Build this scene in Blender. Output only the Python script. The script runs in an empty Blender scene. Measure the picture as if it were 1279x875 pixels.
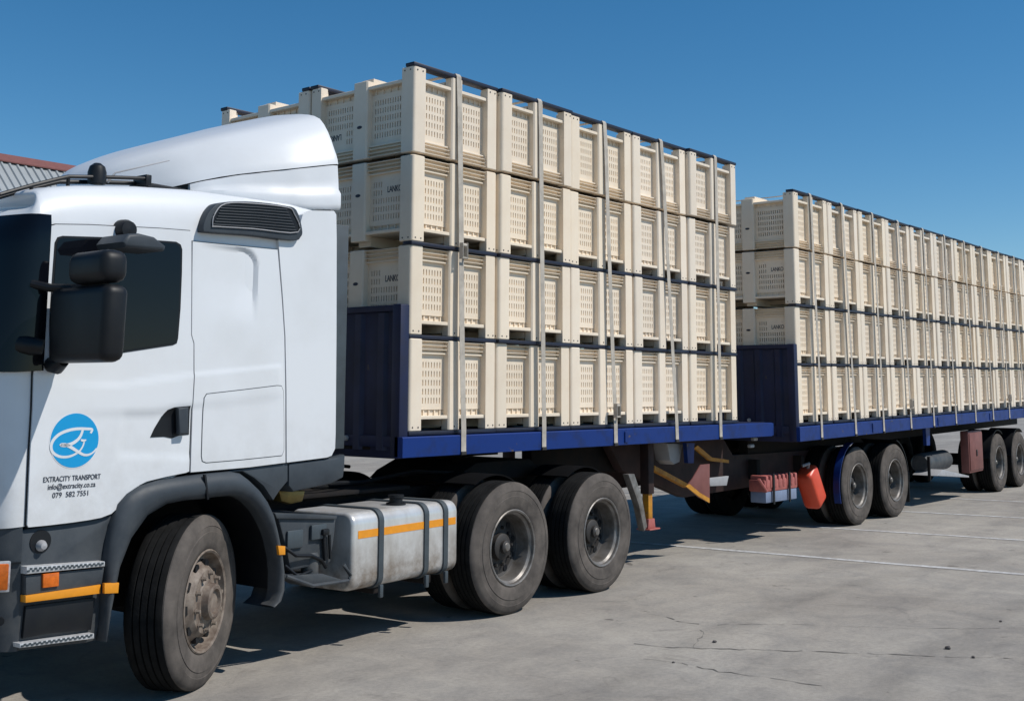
import bpy, bmesh, math, random
from mathutils import Vector, Matrix
random.seed(7)
C = bpy.context.scene.collection
SC = bpy.context.scene
PI = math.pi

# ------------------------------------------------------------------ camera
# the frame is the lower middle of a taller photo: principal point above the centre (shift_y)
cam_d = bpy.data.cameras.new('camera')
cam_d.sensor_width = 36.0
cam_d.lens = 40.6826
cam_d.shift_y = -0.10263
cam_d.clip_start, cam_d.clip_end = 0.1, 3000
cam = bpy.data.objects.new('camera', cam_d)
C.objects.link(cam)
right, up, fwd = Vector((0.629161, -0.777266, 0.003801)), Vector((-0.099859, -0.075979, 0.992096)), Vector((0.770834, 0.624568, 0.125420))
m = Matrix((right, up, -fwd)).transposed().to_4x4()
m.translation = Vector((-6.725271, -6.505968, 1.800692))
cam.matrix_world = m
SC.camera = cam

# ------------------------------------------------------------------ sky, sun, exposure
SUN = Vector((0.37, -0.74, 1.0)).normalized()          # towards the sun
elev = math.asin(SUN.z)
W = bpy.data.worlds.new('World'); SC.world = W
W.use_nodes = True
nt = W.node_tree
sky = nt.nodes.new('ShaderNodeTexSky'); sky.sky_type = 'NISHITA'
sky.sun_disc = False
sky.sun_elevation = elev
sky.sun_rotation = math.atan2(SUN.x, SUN.y)
sky.altitude = 1000; sky.air_density = 1.0; sky.dust_density = 0.0; sky.ozone_density = 3.0
bg = nt.nodes['Background']; bg.inputs['Strength'].default_value = 0.102
hs = nt.nodes.new('ShaderNodeHueSaturation'); hs.inputs['Saturation'].default_value = 1.31; hs.inputs['Hue'].default_value = .4935
nt.links.new(sky.outputs[0], hs.inputs['Color']); nt.links.new(hs.outputs[0], bg.inputs[0])
sl = bpy.data.lights.new('sun', 'SUN'); sl.energy = 4.0; sl.angle = math.radians(0.5); sl.color = (1, .955, .89)
so = bpy.data.objects.new('sun', sl); C.objects.link(so)
so.rotation_euler = SUN.to_track_quat('Z', 'Y').to_euler(); so.location = (0, -10, 20)
vs = SC.view_settings
vs.view_transform = 'Standard'; vs.look = 'None'; vs.exposure = 0.0; vs.gamma = 1.0; vs.use_curve_mapping = False

# ------------------------------------------------------------------ materials
def mat(name, col, rough=.5, metal=0., var=.0, scale=6., col2=None, bump=0., bscale=40., coat=0., objvar=0., spec=.5, stretch=None, ramp=(.35, .65)):
    """Principled material: base colour broken by noise towards col2, fine bump, small per-object variation."""
    mt = bpy.data.materials.new(name); mt.use_nodes = True
    n = mt.node_tree.nodes; l = mt.node_tree.links
    b = n['Principled BSDF']
    b.inputs['Roughness'].default_value = rough; b.inputs['Metallic'].default_value = metal
    b.inputs['Coat Weight'].default_value = coat; b.inputs['Coat Roughness'].default_value = .08
    b.inputs['Specular IOR Level'].default_value = spec
    tc = n.new('ShaderNodeTexCoord'); vec = tc.outputs['Object']
    if stretch:
        mp = n.new('ShaderNodeMapping'); mp.inputs['Scale'].default_value = stretch; l.new(vec, mp.inputs[0]); vec = mp.outputs[0]
    nz = n.new('ShaderNodeTexNoise'); nz.inputs['Scale'].default_value = scale; nz.inputs['Detail'].default_value = 6; nz.inputs['Roughness'].default_value = .62
    l.new(vec, nz.inputs['Vector'])
    rp = n.new('ShaderNodeValToRGB'); rp.color_ramp.elements[0].position, rp.color_ramp.elements[1].position = ramp
    c2 = col2 or tuple(min(1, c*(1-var)) for c in col)
    rp.color_ramp.elements[0].color = (*c2, 1); rp.color_ramp.elements[1].color = (*col, 1)
    l.new(nz.outputs['Fac'], rp.inputs[0])
    out = rp.outputs[0]
    if objvar:
        oi = n.new('ShaderNodeObjectInfo'); tint = n.new('ShaderNodeVectorMath'); tint.operation = 'MULTIPLY'; l.new(out, tint.inputs[0]); l.new(oi.outputs['Color'], tint.inputs[1]); out = tint.outputs[0]; mr = n.new('ShaderNodeMapRange')
        mr.inputs['To Min'].default_value = 1-objvar; mr.inputs['To Max'].default_value = 1+objvar*.4
        l.new(oi.outputs['Random'], mr.inputs[0])
        mx = n.new('ShaderNodeVectorMath'); mx.operation = 'SCALE'
        l.new(out, mx.inputs[0]); l.new(mr.outputs[0], mx.inputs['Scale']); out = mx.outputs[0]
    l.new(out, b.inputs['Base Color'])
    rr = n.new('ShaderNodeMapRange'); rr.inputs['To Min'].default_value = min(1, rough*1.25); rr.inputs['To Max'].default_value = rough*.85
    l.new(nz.outputs['Fac'], rr.inputs[0]); l.new(rr.outputs[0], b.inputs['Roughness'])
    if bump:
        nb = n.new('ShaderNodeTexNoise'); nb.inputs['Scale'].default_value = bscale; nb.inputs['Detail'].default_value = 4
        l.new(tc.outputs['Object'], nb.inputs['Vector'])
        bp = n.new('ShaderNodeBump'); bp.inputs['Strength'].default_value = bump; bp.inputs['Distance'].default_value = .01
        l.new(nb.outputs['Fac'], bp.inputs['Height']); l.new(bp.outputs[0], b.inputs['Normal'])
    return mt

M = {}
M['white'] = mat('white_paint', (.70, .715, .73), .34, col2=(.655, .665, .672), scale=1.6, coat=.15, bump=.012, bscale=140, spec=.35, ramp=(.3, .55))
M['grey'] = mat('grey_plastic', (.05, .06, .07), .5, col2=(.035, .043, .052), scale=5, bump=.05, bscale=120, spec=.3)
M['black'] = mat('black_plastic', (.007, .008, .011), .45, col2=(.011, .012, .013), scale=8, spec=.3)
M['chassis'] = mat('chassis_black', (.012, .012, .013), .8, col2=(.022, .018, .016), scale=7, spec=.15)
M['matte'] = mat('matte_black', (.007, .007, .0075), .9, var=.2, spec=.05)
M['glass'] = mat('dark_glass', (.004, .005, .008), .04, var=.1, spec=.28)
M['rubber'] = mat('tyre_rubber', (.135, .117, .103), .9, col2=(.07, .062, .056), scale=5, bump=.15, bscale=70, spec=.12)
M['tread'] = mat('tyre_tread', (.016, .016, .016), .9, col2=(.009, .009, .009), scale=9, bump=.2, bscale=60, spec=.08)
M['rim'] = mat('rim_steel', (.25, .235, .22), .45, metal=.4, col2=(.12, .105, .09), scale=9)
M['barrel'] = mat('rim_barrel_shaded', (.14, .13, .12), .5, metal=.2, col2=(.07, .06, .05), scale=8)  # rim steel darkened: shade inside the deep dish put into its colour
M['rimdark'] = mat('rim_dark', (.030, .027, .025), .6, col2=(.025, .022, .02), scale=9)
M['hub'] = mat('hub_paint', (.25, .205, .165), .6, col2=(.10, .07, .052), scale=12, bump=.1, bscale=50)
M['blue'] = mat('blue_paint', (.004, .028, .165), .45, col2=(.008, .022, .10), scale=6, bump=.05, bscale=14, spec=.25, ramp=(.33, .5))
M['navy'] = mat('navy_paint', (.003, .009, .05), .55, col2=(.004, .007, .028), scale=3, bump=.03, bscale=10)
M['cream'] = mat('cream_plastic', (.86, .745, .595), .5, col2=(.80, .675, .525), scale=3.5, objvar=.035, bump=.03, bscale=60)
M['runner'] = mat('navy_runner', (.010, .014, .035), .5, var=.4)
M['rivet'] = mat('rivet_steel', (.10, .095, .09), .5, metal=.5)
M['strap'] = mat('strap_webbing', (.52, .47, .40), .9, var=.3, scale=9, bump=.1, bscale=200)
M['alu'] = mat('aluminium', (.74, .74, .73), .3, metal=.4, col2=(.50, .47, .43), scale=3.2, stretch=(1, 1, .35), bump=.05, bscale=5)
M['alutread'] = mat('tread_plate', (.66, .66, .66), .5, metal=.35, col2=(.40, .40, .40), scale=30)
M['straps'] = mat('tank_strap', (.055, .07, .08), .5, var=.3)
M['orange'] = mat('orange_tape', (.80, .30, .012), .45, var=.12, scale=20)
M['yellow'] = mat('yellow_paint', (.58, .26, .012), .5, col2=(.36, .15, .015), scale=9)
M['lens'] = mat('orange_lens', (.75, .16, .012), .2, var=.3, scale=40)
M['maroonshaded'] = mat('maroon_shaded_copy', (.035, .012, .010), .7, col2=(.02, .010, .009), scale=5)  # maroon paint darkened to put the underbody shade into its colour
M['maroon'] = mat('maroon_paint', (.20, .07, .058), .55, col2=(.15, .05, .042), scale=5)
M['redplastic'] = mat('red_plastic', (.72, .075, .03), .36, var=.15, scale=5)
M['pink'] = mat('faded_red', (.46, .13, .11), .55, var=.3, scale=9)
M['bluegrey'] = mat('bluegrey_paint', (.20, .25, .36), .5, var=.2)
M['lightgrey'] = mat('light_grey', (.36, .36, .37), .55, var=.2)
M['brass'] = mat('brass_cap', (.35, .24, .07), .4, metal=.5, var=.4)
M['logoblue'] = mat('logo_blue', (.0, .30, .62), .4, var=.03)
M['print'] = mat('dark_print', (.05, .055, .07), .6)
M['roofgrey'] = mat('roof_sheet', (.36, .38, .385), .5, metal=.15, col2=(.30, .32, .325), scale=1.5)
M['ridge'] = mat('ridge_maroon', (.20, .07, .06), .6, var=.2)
M['wall'] = mat('plaster_wall', (.42, .40, .37), .9, var=.15, scale=1.2)
M['crack'] = mat('crack_fill', (.165, .152, .14), .95, var=.35, scale=5)
M['stone'] = mat('stone', (.10, .09, .085), .9, var=.3, scale=30)

def ground_material():
    mt = bpy.data.materials.new('worn_concrete'); mt.use_nodes = True
    n = mt.node_tree.nodes; l = mt.node_tree.links; b = n['Principled BSDF']
    tc = n.new('ShaderNodeTexCoord')
    def noise(sc, det=6, rough=.6, st=None, dist=0.):
        x = n.new('ShaderNodeTexNoise'); x.inputs['Scale'].default_value = sc; x.inputs['Detail'].default_value = det; x.inputs['Roughness'].default_value = rough
        x.inputs['Distortion'].default_value = dist
        if st:
            mp = n.new('ShaderNodeMapping'); mp.inputs['Scale'].default_value = st; mp.inputs['Rotation'].default_value = (0, 0, .35)
            l.new(tc.outputs['Object'], mp.inputs[0]); l.new(mp.outputs[0], x.inputs['Vector'])
        else: l.new(tc.outputs['Object'], x.inputs['Vector'])
        return x.outputs['Fac']
    def ramp(f, p0, c0, p1, c1):
        r = n.new('ShaderNodeValToRGB'); e = r.color_ramp.elements
        e[0].position, e[0].color, e[1].position, e[1].color = p0, (*c0, 1), p1, (*c1, 1)
        l.new(f, r.inputs[0]); return r.outputs[0]
    def mul(a, bb, fac=1.):
        x = n.new('ShaderNodeMix'); x.data_type = 'RGBA'; x.blend_type = 'MULTIPLY'; x.inputs[0].default_value = fac
        l.new(a, x.inputs[6]); l.new(bb, x.inputs[7]); return x.outputs[2]
    base = ramp(noise(.33, 5, .6, None, .6), .36, (.278, .254, .226), .64, (.368, .343, .307))
    base = mul(base, ramp(noise(2.1, 7, .7, (1, 1, 1), .8), .33, (.80, .80, .81), .6, (1.06, 1.045, 1.02)))
    base = mul(base, ramp(noise(.9, 6, .66, (.35, 1.6, 1)), .30, (.78, .78, .79), .52, (1, 1, 1)))     # streaks dragged along the bays
    base = mul(base, ramp(noise(1.4, 8, .75, None, 1.5), .58, (1, 1, 1), .72, (.64, .63, .64)))       # stains
    base = mul(base, ramp(noise(3.3, 3, .5, None, .3), .705, (1, 1, 1), .735, (.50, .48, .47)))         # oil drips
    for cx, cy, r0, wdt, k in ((3.0, -17.5, 15.6, .22, .86), (3.0, -17.5, 14.05, .22, .88), (16, -9, 8.6, .2, .87), (16, -9, 7.1, .2, .9)):      # faint curved tyre marks of turning lorries
        d = n.new('ShaderNodeVectorMath'); d.operation = 'DISTANCE'; d.inputs[1].default_value = (cx, cy, 0); l.new(tc.outputs['Object'], d.inputs[0])
        s_ = n.new('ShaderNodeMath'); s_.operation = 'SUBTRACT'; l.new(d.outputs['Value'], s_.inputs[0]); s_.inputs[1].default_value = r0
        a_ = n.new('ShaderNodeMath'); a_.operation = 'ABSOLUTE'; l.new(s_.outputs[0], a_.inputs[0])
        w_ = n.new('ShaderNodeMath'); w_.operation = 'MULTIPLY_ADD'; l.new(noise(2.2, 6, .7), w_.inputs[0]); w_.inputs[1].default_value = .5; l.new(a_.outputs[0], w_.inputs[2])
        base = mul(base, ramp(w_.outputs[0], wdt+.05, (k, k, k), wdt+.22, (1, 1, 1)))
    base = mul(base, ramp(noise(28, 4, .7), .3, (.84, .84, .84), .6, (1.04, 1.04, 1.03)))
    base = mul(base, ramp(noise(190, 2, .6), .32, (.78, .78, .78), .52, (1.03, 1.03, 1.03)))
    l.new(base, b.inputs['Base Color']); b.inputs['Roughness'].default_value = .88
    bp = n.new('ShaderNodeBump'); bp.inputs['Strength'].default_value = .35; bp.inputs['Distance'].default_value = .01
    l.new(noise(60, 8, .75), bp.inputs['Height']); l.new(bp.outputs[0], b.inputs['Normal'])
    return mt
M['ground'] = ground_material()
def grime(mt, zlo, zhi, col, amount):
    """road dirt splashed up from below: patchy, thinning out with height"""
    n = mt.node_tree.nodes; l = mt.node_tree.links; b = n['Principled BSDF']; src = b.inputs['Base Color'].links[0].from_socket
    tc = n.new('ShaderNodeTexCoord'); sx = n.new('ShaderNodeSeparateXYZ'); l.new(tc.outputs['Object'], sx.inputs[0])
    mr = n.new('ShaderNodeMapRange'); mr.inputs['From Min'].default_value = zlo; mr.inputs['From Max'].default_value = zhi; mr.inputs['To Min'].default_value = amount; mr.inputs['To Max'].default_value = 0
    l.new(sx.outputs['Z'], mr.inputs[0])
    nz = n.new('ShaderNodeTexNoise'); nz.inputs['Scale'].default_value = 5; nz.inputs['Detail'].default_value = 8; nz.inputs['Roughness'].default_value = .7; l.new(tc.outputs['Object'], nz.inputs['Vector'])
    r = n.new('ShaderNodeMapRange'); r.inputs['From Min'].default_value = .35; r.inputs['From Max'].default_value = .7; l.new(nz.outputs['Fac'], r.inputs[0])
    mu = n.new('ShaderNodeMath'); mu.operation = 'MULTIPLY'; mu.use_clamp = True; l.new(mr.outputs[0], mu.inputs[0]); l.new(r.outputs[0], mu.inputs[1])
    mx = n.new('ShaderNodeMix'); mx.data_type = 'RGBA'; l.new(mu.outputs[0], mx.inputs[0]); l.new(src, mx.inputs[6]); mx.inputs[7].default_value = (*col, 1); l.new(mx.outputs[2], b.inputs['Base Color'])
grime(M['white'], .9, 1.75, (.30, .27, .23), .45)
grime(M['alu'], .36, .80, (.19, .14, .095), 1.5)
grime(M['grey'], .3, 1.2, (.15, .135, .115), .5)
grime(M['chassis'], .2, 1.2, (.035, .03, .026), .4)
def chips(mt, col, scale, lo, hi):
    """chipped paint: small hard-edged flecks"""
    n = mt.node_tree.nodes; l = mt.node_tree.links; b = n['Principled BSDF']; src = b.inputs['Base Color'].links[0].from_socket
    tc = n.new('ShaderNodeTexCoord'); nz = n.new('ShaderNodeTexNoise'); nz.inputs['Scale'].default_value = scale; nz.inputs['Detail'].default_value = 9; nz.inputs['Roughness'].default_value = .72
    l.new(tc.outputs['Object'], nz.inputs['Vector'])
    r = n.new('ShaderNodeMapRange'); r.inputs['From Min'].default_value = lo; r.inputs['From Max'].default_value = hi; l.new(nz.outputs['Fac'], r.inputs[0])
    mx = n.new('ShaderNodeMix'); mx.data_type = 'RGBA'; l.new(r.outputs[0], mx.inputs[0]); l.new(src, mx.inputs[6]); mx.inputs[7].default_value = (*col, 1); l.new(mx.outputs[2], b.inputs['Base Color'])
chips(M['blue'], (.10, .075, .06), 7, .655, .69); chips(M['navy'], (.05, .035, .03), 6, .66, .70)
chips(M['cream'], (.50, .41, .31), 9, .61, .72); chips(M['yellow'], (.16, .09, .06), 14, .6, .64)

def line_material():
    """worn white line: the paint flakes off to the concrete below"""
    mt = bpy.data.materials.new('worn_line_paint'); mt.use_nodes = True
    n = mt.node_tree.nodes; l = mt.node_tree.links; b = n['Principled BSDF']
    tc = n.new('ShaderNodeTexCoord'); z = n.new('ShaderNodeTexNoise'); z.inputs['Scale'].default_value = 9; z.inputs['Detail'].default_value = 8; z.inputs['Roughness'].default_value = .75
    l.new(tc.outputs['Object'], z.inputs['Vector'])
    r = n.new('ShaderNodeValToRGB'); e = r.color_ramp.elements; e[0].position, e[1].position = .42, .62
    e[0].color = (.36, .345, .33, 1); e[1].color = (.60, .60, .59, 1)
    l.new(z.outputs['Fac'], r.inputs[0]); l.new(r.outputs[0], b.inputs['Base Color']); b.inputs['Roughness'].default_value = .85
    return mt
M['line'] = line_material()

# ------------------------------------------------------------------ mesh helpers
class MB:
    def __init__(s): s.bm = bmesh.new()
    def box(s, x0, x1, y0, y1, z0, z1, bev=0., seg=2):
        v = [s.bm.verts.new((x, y, z)) for x in (x0, x1) for y in (y0, y1) for z in (z0, z1)]
        F = [s.bm.faces.new([v[i] for i in q]) for q in ((0, 1, 3, 2), (4, 6, 7, 5), (0, 4, 5, 1), (2, 3, 7, 6), (0, 2, 6, 4), (1, 5, 7, 3))]
        if bev:
            ed = list({e for f in F for e in f.edges})
            bmesh.ops.bevel(s.bm, geom=ed, offset=bev, segments=seg, affect='EDGES', profile=.5, clamp_overlap=True)
        return s
    def prism(s, poly, axis, a0, a1, bev=0., seg=2):
        """poly: 2D outline; axis x -> (y,z), y -> (x,z), z -> (x,y)"""
        def P(p, a): return {'x': (a, p[0], p[1]), 'y': (p[0], a, p[1]), 'z': (p[0], p[1], a)}[axis]
        A = [s.bm.verts.new(P(p, a0)) for p in poly]; B = [s.bm.verts.new(P(p, a1)) for p in poly]
        n = len(poly); F = [s.bm.faces.new(A), s.bm.faces.new(B[::-1])]
        for i in range(n): F.append(s.bm.faces.new((A[i], B[i], B[(i+1) % n], A[(i+1) % n])))
        bmesh.ops.recalc_face_normals(s.bm, faces=F)
        if bev:
            ed = list(set(F[0].edges) | set(F[1].edges))
            bmesh.ops.bevel(s.bm, geom=ed, offset=bev, segments=seg, affect='EDGES', profile=.5, clamp_overlap=True)
        return s
    def tube(s, pts, r, n=8, closed=False):
        pts = [Vector(p) for p in pts]; rings = []; N = len(pts); up0 = None
        for i, p in enumerate(pts):
            a = pts[i-1] if (i or closed) else p; b = pts[(i+1) % N] if (i < N-1 or closed) else p
            d = (b-a).normalized()
            ref = Vector((0, 0, 1)) if abs(d.z) < .9 else Vector((0, 1, 0))
            x = d.cross(ref).normalized(); y = d.cross(x).normalized()
            rr = r[i] if isinstance(r, (list, tuple)) else r
            rings.append([s.bm.verts.new(p+x*rr*math.cos(t)+y*rr*math.sin(t)) for t in (2*PI*k/n for k in range(n))])
        for i in range(N if closed else N-1):
            A, B = rings[i], rings[(i+1) % N]
            for k in range(n): s.bm.faces.new((A[k], A[(k+1) % n], B[(k+1) % n], B[k]))
        if not closed:
            s.bm.faces.new(rings[0][::-1]); s.bm.faces.new(rings[-1])
        return s
    def lathe(s, prof, n=40, loc=(0, 0, 0), closed=False, axis='y', cap=True):
        """profile [(radius, y)] turned about the y axis"""
        rings = []; L = Vector(loc)
        for r, a in prof:
            R = []
            for k in range(n):
                t = 2*PI*k/n
                q = (r*math.cos(t), a, r*math.sin(t)) if axis == 'y' else ((r*math.cos(t), r*math.sin(t), a) if axis == 'z' else (a, r*math.cos(t), r*math.sin(t)))
                R.append(s.bm.verts.new(L+Vector(q)))
            rings.append(R)
        m_ = len(rings)
        for i in range(m_ if closed else m_-1):
            A, B = rings[i], rings[(i+1) % m_]
            for k in range(n): s.bm.faces.new((A[k], A[(k+1) % n], B[(k+1) % n], B[k]))
        if not closed and cap:
            if prof[0][0] > 1e-4: s.bm.faces.new(rings[0])
            if prof[-1][0] > 1e-4: s.bm.faces.new(rings[-1][::-1])
        return s
    def grid(s, rows, close_u=False):
        """rows of points -> quads"""
        R = [[s.bm.verts.new(p) for p in r] for r in rows]
        for i in range(len(R)-1):
            n = len(R[i])
            for k in range(n if close_u else n-1):
                s.bm.faces.new((R[i][k], R[i][(k+1) % n], R[i+1][(k+1) % n], R[i+1][k]))
        return R
    def ribbon(s, pts, w, t, side=(1, 0, 0)):
        """flat band along pts: width w along side, thickness t"""
        sd = Vector(side).normalized(); pts = [Vector(p) for p in pts]; rings = []
        for i, p in enumerate(pts):
            d = (pts[min(i+1, len(pts)-1)]-pts[max(i-1, 0)]).normalized(); nn = d.cross(sd).normalized()
            rings.append([s.bm.verts.new(p+sd*a*w/2+nn*b*t/2) for a, b in ((-1, -1), (1, -1), (1, 1), (-1, 1))])
        for A, B in zip(rings, rings[1:]):
            for k in range(4): s.bm.faces.new((A[k], A[(k+1) % 4], B[(k+1) % 4], B[k]))
        s.bm.faces.new(rings[0][::-1]); s.bm.faces.new(rings[-1])
        return s
    def xf(s, mtx):
        bmesh.ops.transform(s.bm, matrix=mtx, verts=s.bm.verts); return s
    def mesh(s, name, m, smooth=35):
        bmesh.ops.recalc_face_normals(s.bm, faces=s.bm.faces)
        me = bpy.data.meshes.new(name); s.bm.to_mesh(me); s.bm.free()
        for k in (m if isinstance(m, (list, tuple)) else [m]): me.materials.append(M[k])
        if smooth:
            me.polygons.foreach_set('use_smooth', [True]*len(me.polygons)); me.set_sharp_from_angle(angle=math.radians(smooth))
        return me

def put(name, me, parent=None, loc=(0, 0, 0), rot=(0, 0, 0)):
    o = bpy.data.objects.new(name, me); C.objects.link(o); o.location = loc; o.rotation_euler = rot
    if parent: o.parent = parent
    return o
def obj(name, mb, m, parent=None, smooth=35, loc=(0, 0, 0), rot=(0, 0, 0)):
    return put(name, mb.mesh(name, m, smooth), parent, loc, rot)
def tag(o, label, cat, group=None):
    o['label'] = label; o['category'] = cat
    if group: o['group'] = group
    return o
def empty(name, loc=(0, 0, 0), rot=(0, 0, 0), parent=None):
    o = bpy.data.objects.new(name, None); C.objects.link(o); o.location = loc; o.rotation_euler = rot; o.empty_display_size = .2
    if parent: o.parent = parent
    return o
def struct(o, kind='structure'): o['kind'] = kind; return o
def lerp(tab, x):
    if x <= tab[0][0]: return tab[0][1]
    for (a, b), (c, d) in zip(tab, tab[1:]):
        if x <= c: return b+(d-b)*(x-a)/(c-a)
    return tab[-1][1]
def ss(t): t = max(0., min(1., t)); return t*t*(3-2*t)
def soften(poly, n=4):
    """closed outline run through its points as a smooth curve"""
    Q = []; N = len(poly)
    for i in range(N):
        a, b_, c, d = (Vector(poly[j % N]) for j in (i-1, i, i+1, i+2))
        for k in range(n):
            t = k/n; Q.append(tuple(.5*((2*b_)+(c-a)*t+(2*a-5*b_+4*c-d)*t*t+(3*b_-a-3*c+d)*t**3)))
    return Q
def grow(poly, d):
    """outline pushed outward by d"""
    A = sum(p[0]*q[1]-q[0]*p[1] for p, q in zip(poly, poly[1:]+poly[:1])); sgn = 1 if A > 0 else -1
    out = []; n = len(poly)
    for i in range(n):
        a, b, c = Vector(poly[i-1]), Vector(poly[i]), Vector(poly[(i+1) % n])
        n1 = Vector(((b-a).y, -(b-a).x)).normalized()*sgn; n2 = Vector(((c-b).y, -(c-b).x)).normalized()*sgn
        k = (n1+n2); k = k/max(.35, k.length_squared/2) if k.length > .2 else n1
        out.append(tuple(b+k*d))
    return out

# ------------------------------------------------------------------ ground and marks
g = MB(); g.grid([[(x, y, 0) for x in (-600, -60, -20, 0, 20, 60, 900)] for y in (-600, -60, -20, 0, 20, 60, 900)])
struct(obj('ground', g, 'ground'))
random.seed(11)
for (x0, y0, x1, y1, w) in ((5.33, 1.5, 6.42, -9.0, .12), (8.20, 1.2, 9.6, -9.0, .12), (11.1, .6, 12.5, -9.0, .12), (13.9, .5, 15.2, -9.0, .12)):
    N = 40; rows = []
    for i in range(N+1):
        t = i/N; x = x0+(x1-x0)*t; y = y0+(y1-y0)*t
        rows.append([(x-w/2+random.uniform(-.008, .008), y, .004), (x+w/2+random.uniform(-.008, .008), y, .004)])
    b = MB(); b.grid(rows); struct(obj('parking_line', b, 'line'))
def crack(pts, w, seed):
    random.seed(seed); rows = []; P = [Vector((*p, .003)) for p in pts]
    mb = MB()
    for a, b in zip(P, P[1:]):
        n = max(2, int((b-a).length/.06)); d = (b-a).normalized(); s = Vector((-d.y, d.x, 0))
        for i in range(n):
            q = a.lerp(b, i/n)+s*random.uniform(-.02, .02); ww = w*random.choice((.25, .5, .8, 1.1, 1.6))
            rows.append([q-s*ww/2, q+s*ww/2])
            if random.random() < .13:
                if len(rows) > 2: mb.grid(rows)
                rows = []
    if len(rows) > 1: mb.grid(rows)
    struct(obj('ground_crack', mb, 'crack'))
crack([(0.52, -1.69), (0.63, -2.03), (0.81, -2.32), (1.05, -2.69), (1.27, -3.07), (1.58, -3.63), (1.88, -4.06)], 0.012, 0)
crack([(1.58, -1.41), (1.46, -1.62), (1.55, -1.88)], 0.02, 1)
crack([(1.58, -1.15), (1.58, -1.41)], 0.008, 2)
crack([(1.55, -1.88), (1.84, -2.17), (2.1, -2.58)], 0.007, 3)
crack([(0.16, -1.93), (0.25, -2.27), (0.21, -2.64), (0.25, -2.91), (0.29, -3.38)], 0.009, 4)
crack([(0.57, -2.23), (0.94, -2.06), (1.35, -1.87)], 0.006, 5)
crack([(2.1, -2.58), (2.43, -3.16), (2.98, -3.76)], 0.006, 6)
random.seed(5)
for k, (x, y, r, lb) in enumerate([(1.85, -3.56, 0.0205, 'dark loose stone on the concrete, the largest of the scattered stones'), (1.68, -3.79, 0.0132, 'small stone just right of the largest loose stone'), (0.97, -2.18, 0.0149, 'flat pebble beside the crack left of the frame middle line'), (3.12, -3.55, 0.0117, 'pebble by the right edge of the concrete'), (0.23, -2.28, 0.0095, 'pebble on the lower crack nearest the truck wheels')]):
    mb = MB(); bmesh.ops.create_icosphere(mb.bm, subdivisions=2, radius=r)
    for v in mb.bm.verts: v.co = Vector((v.co.x*1.3, v.co.y, v.co.z*.7))*random.uniform(.8, 1.15)
    tag(obj('stone', mb, 'stone', loc=(x, y, r*.45)), lb, 'stone', 'loose stones on the concrete')

# ------------------------------------------------------------------ far warehouse with corrugated roof
wh = empty('warehouse', (-6, 18, 0)); tag(wh, 'warehouse with grey corrugated roof and maroon ridge behind the cab', 'building')
RZ, EZ = 6.86, 3.6; SL = math.tan(math.radians(42.7)); RUN = (RZ-EZ)/SL
rows = []; pitch = .185; n = 8; per = 4
sheet = MB(); prof = []
for k in range(per):
    for dx, dz in ((0, 0), (.055, 0), (.075, .045), (.115, .045), (.135, 0)): prof.append((k*pitch+dx, dz))
prof.append((per*pitch+.03, 0))
sheet.grid([[(x, -RUN*t-.0*t, RZ-(RZ-EZ)*t+z+.0) for x, z in prof] for t in (0, .5, 1)])
sheet_me = sheet.mesh('roof_sheet', 'roofgrey', 20)
for i in range(24):
    put('roof_sheet', sheet_me, wh, (i*per*pitch, 0, .004*(i % 2)))
cap = MB(); cap.prism([(-.20, RZ-.08), (0, RZ+.10), (.20, RZ-.08), (.20, RZ-.11), (0, RZ+.07), (-.20, RZ-.11)], 'x', -.1, 18.0)
obj('ridge_cap', cap, 'ridge', wh)
b = MB(); b.grid([[(x, RUN*t, RZ-(RZ-EZ)*t) for x in (0, 17.8)] for t in (0, 1)]); obj('rear_roof', b, 'roofgrey', wh)
b = MB(); b.box(.2, 17.6, -RUN+.4, RUN-.4, 0, EZ+.3); obj('wall', b, 'wall', wh)
b = MB(); b.prism([(-RUN+.4, EZ), (RUN-.4, EZ), (0, RZ-.3)], 'x', .2, 17.6); obj('gable', b, 'wall', wh)

# ------------------------------------------------------------------ fruit bins: shared meshes, one thing per bin
LX, LY, BH = 1.082, 1.285, .757
PD = .062                                                # depth of the vented panels behind the posts
Z0, ZF, ZL, ZP, ZR = .032, .122, .152, .198, .640        # runner top, floor underside, ledge top, panel bottom, rim bottom
def corner_mesh():
    r = .03; pl = [(.14, 0), (.14, .078), (.078, .078), (.078, .14), (0, .14)]
    pl += [(r-r*math.cos(t), r-r*math.sin(t)) for t in (PI/2*k/5 for k in range(6))]
    b = MB(); b.prism(pl, 'z', Z0+.001, BH, .006, 1); return b.mesh('corner_post', 'cream')
def mid_mesh(w, z0):
    pl = [(-w/2, .078), (-w/2, .012), (-w/2+.012, 0), (w/2-.012, 0), (w/2, .012), (w/2, .078)]
    b = MB(); b.prism(pl, 'z', z0, BH-.004, .005, 1); return b.mesh('middle_post', 'cream')
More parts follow.
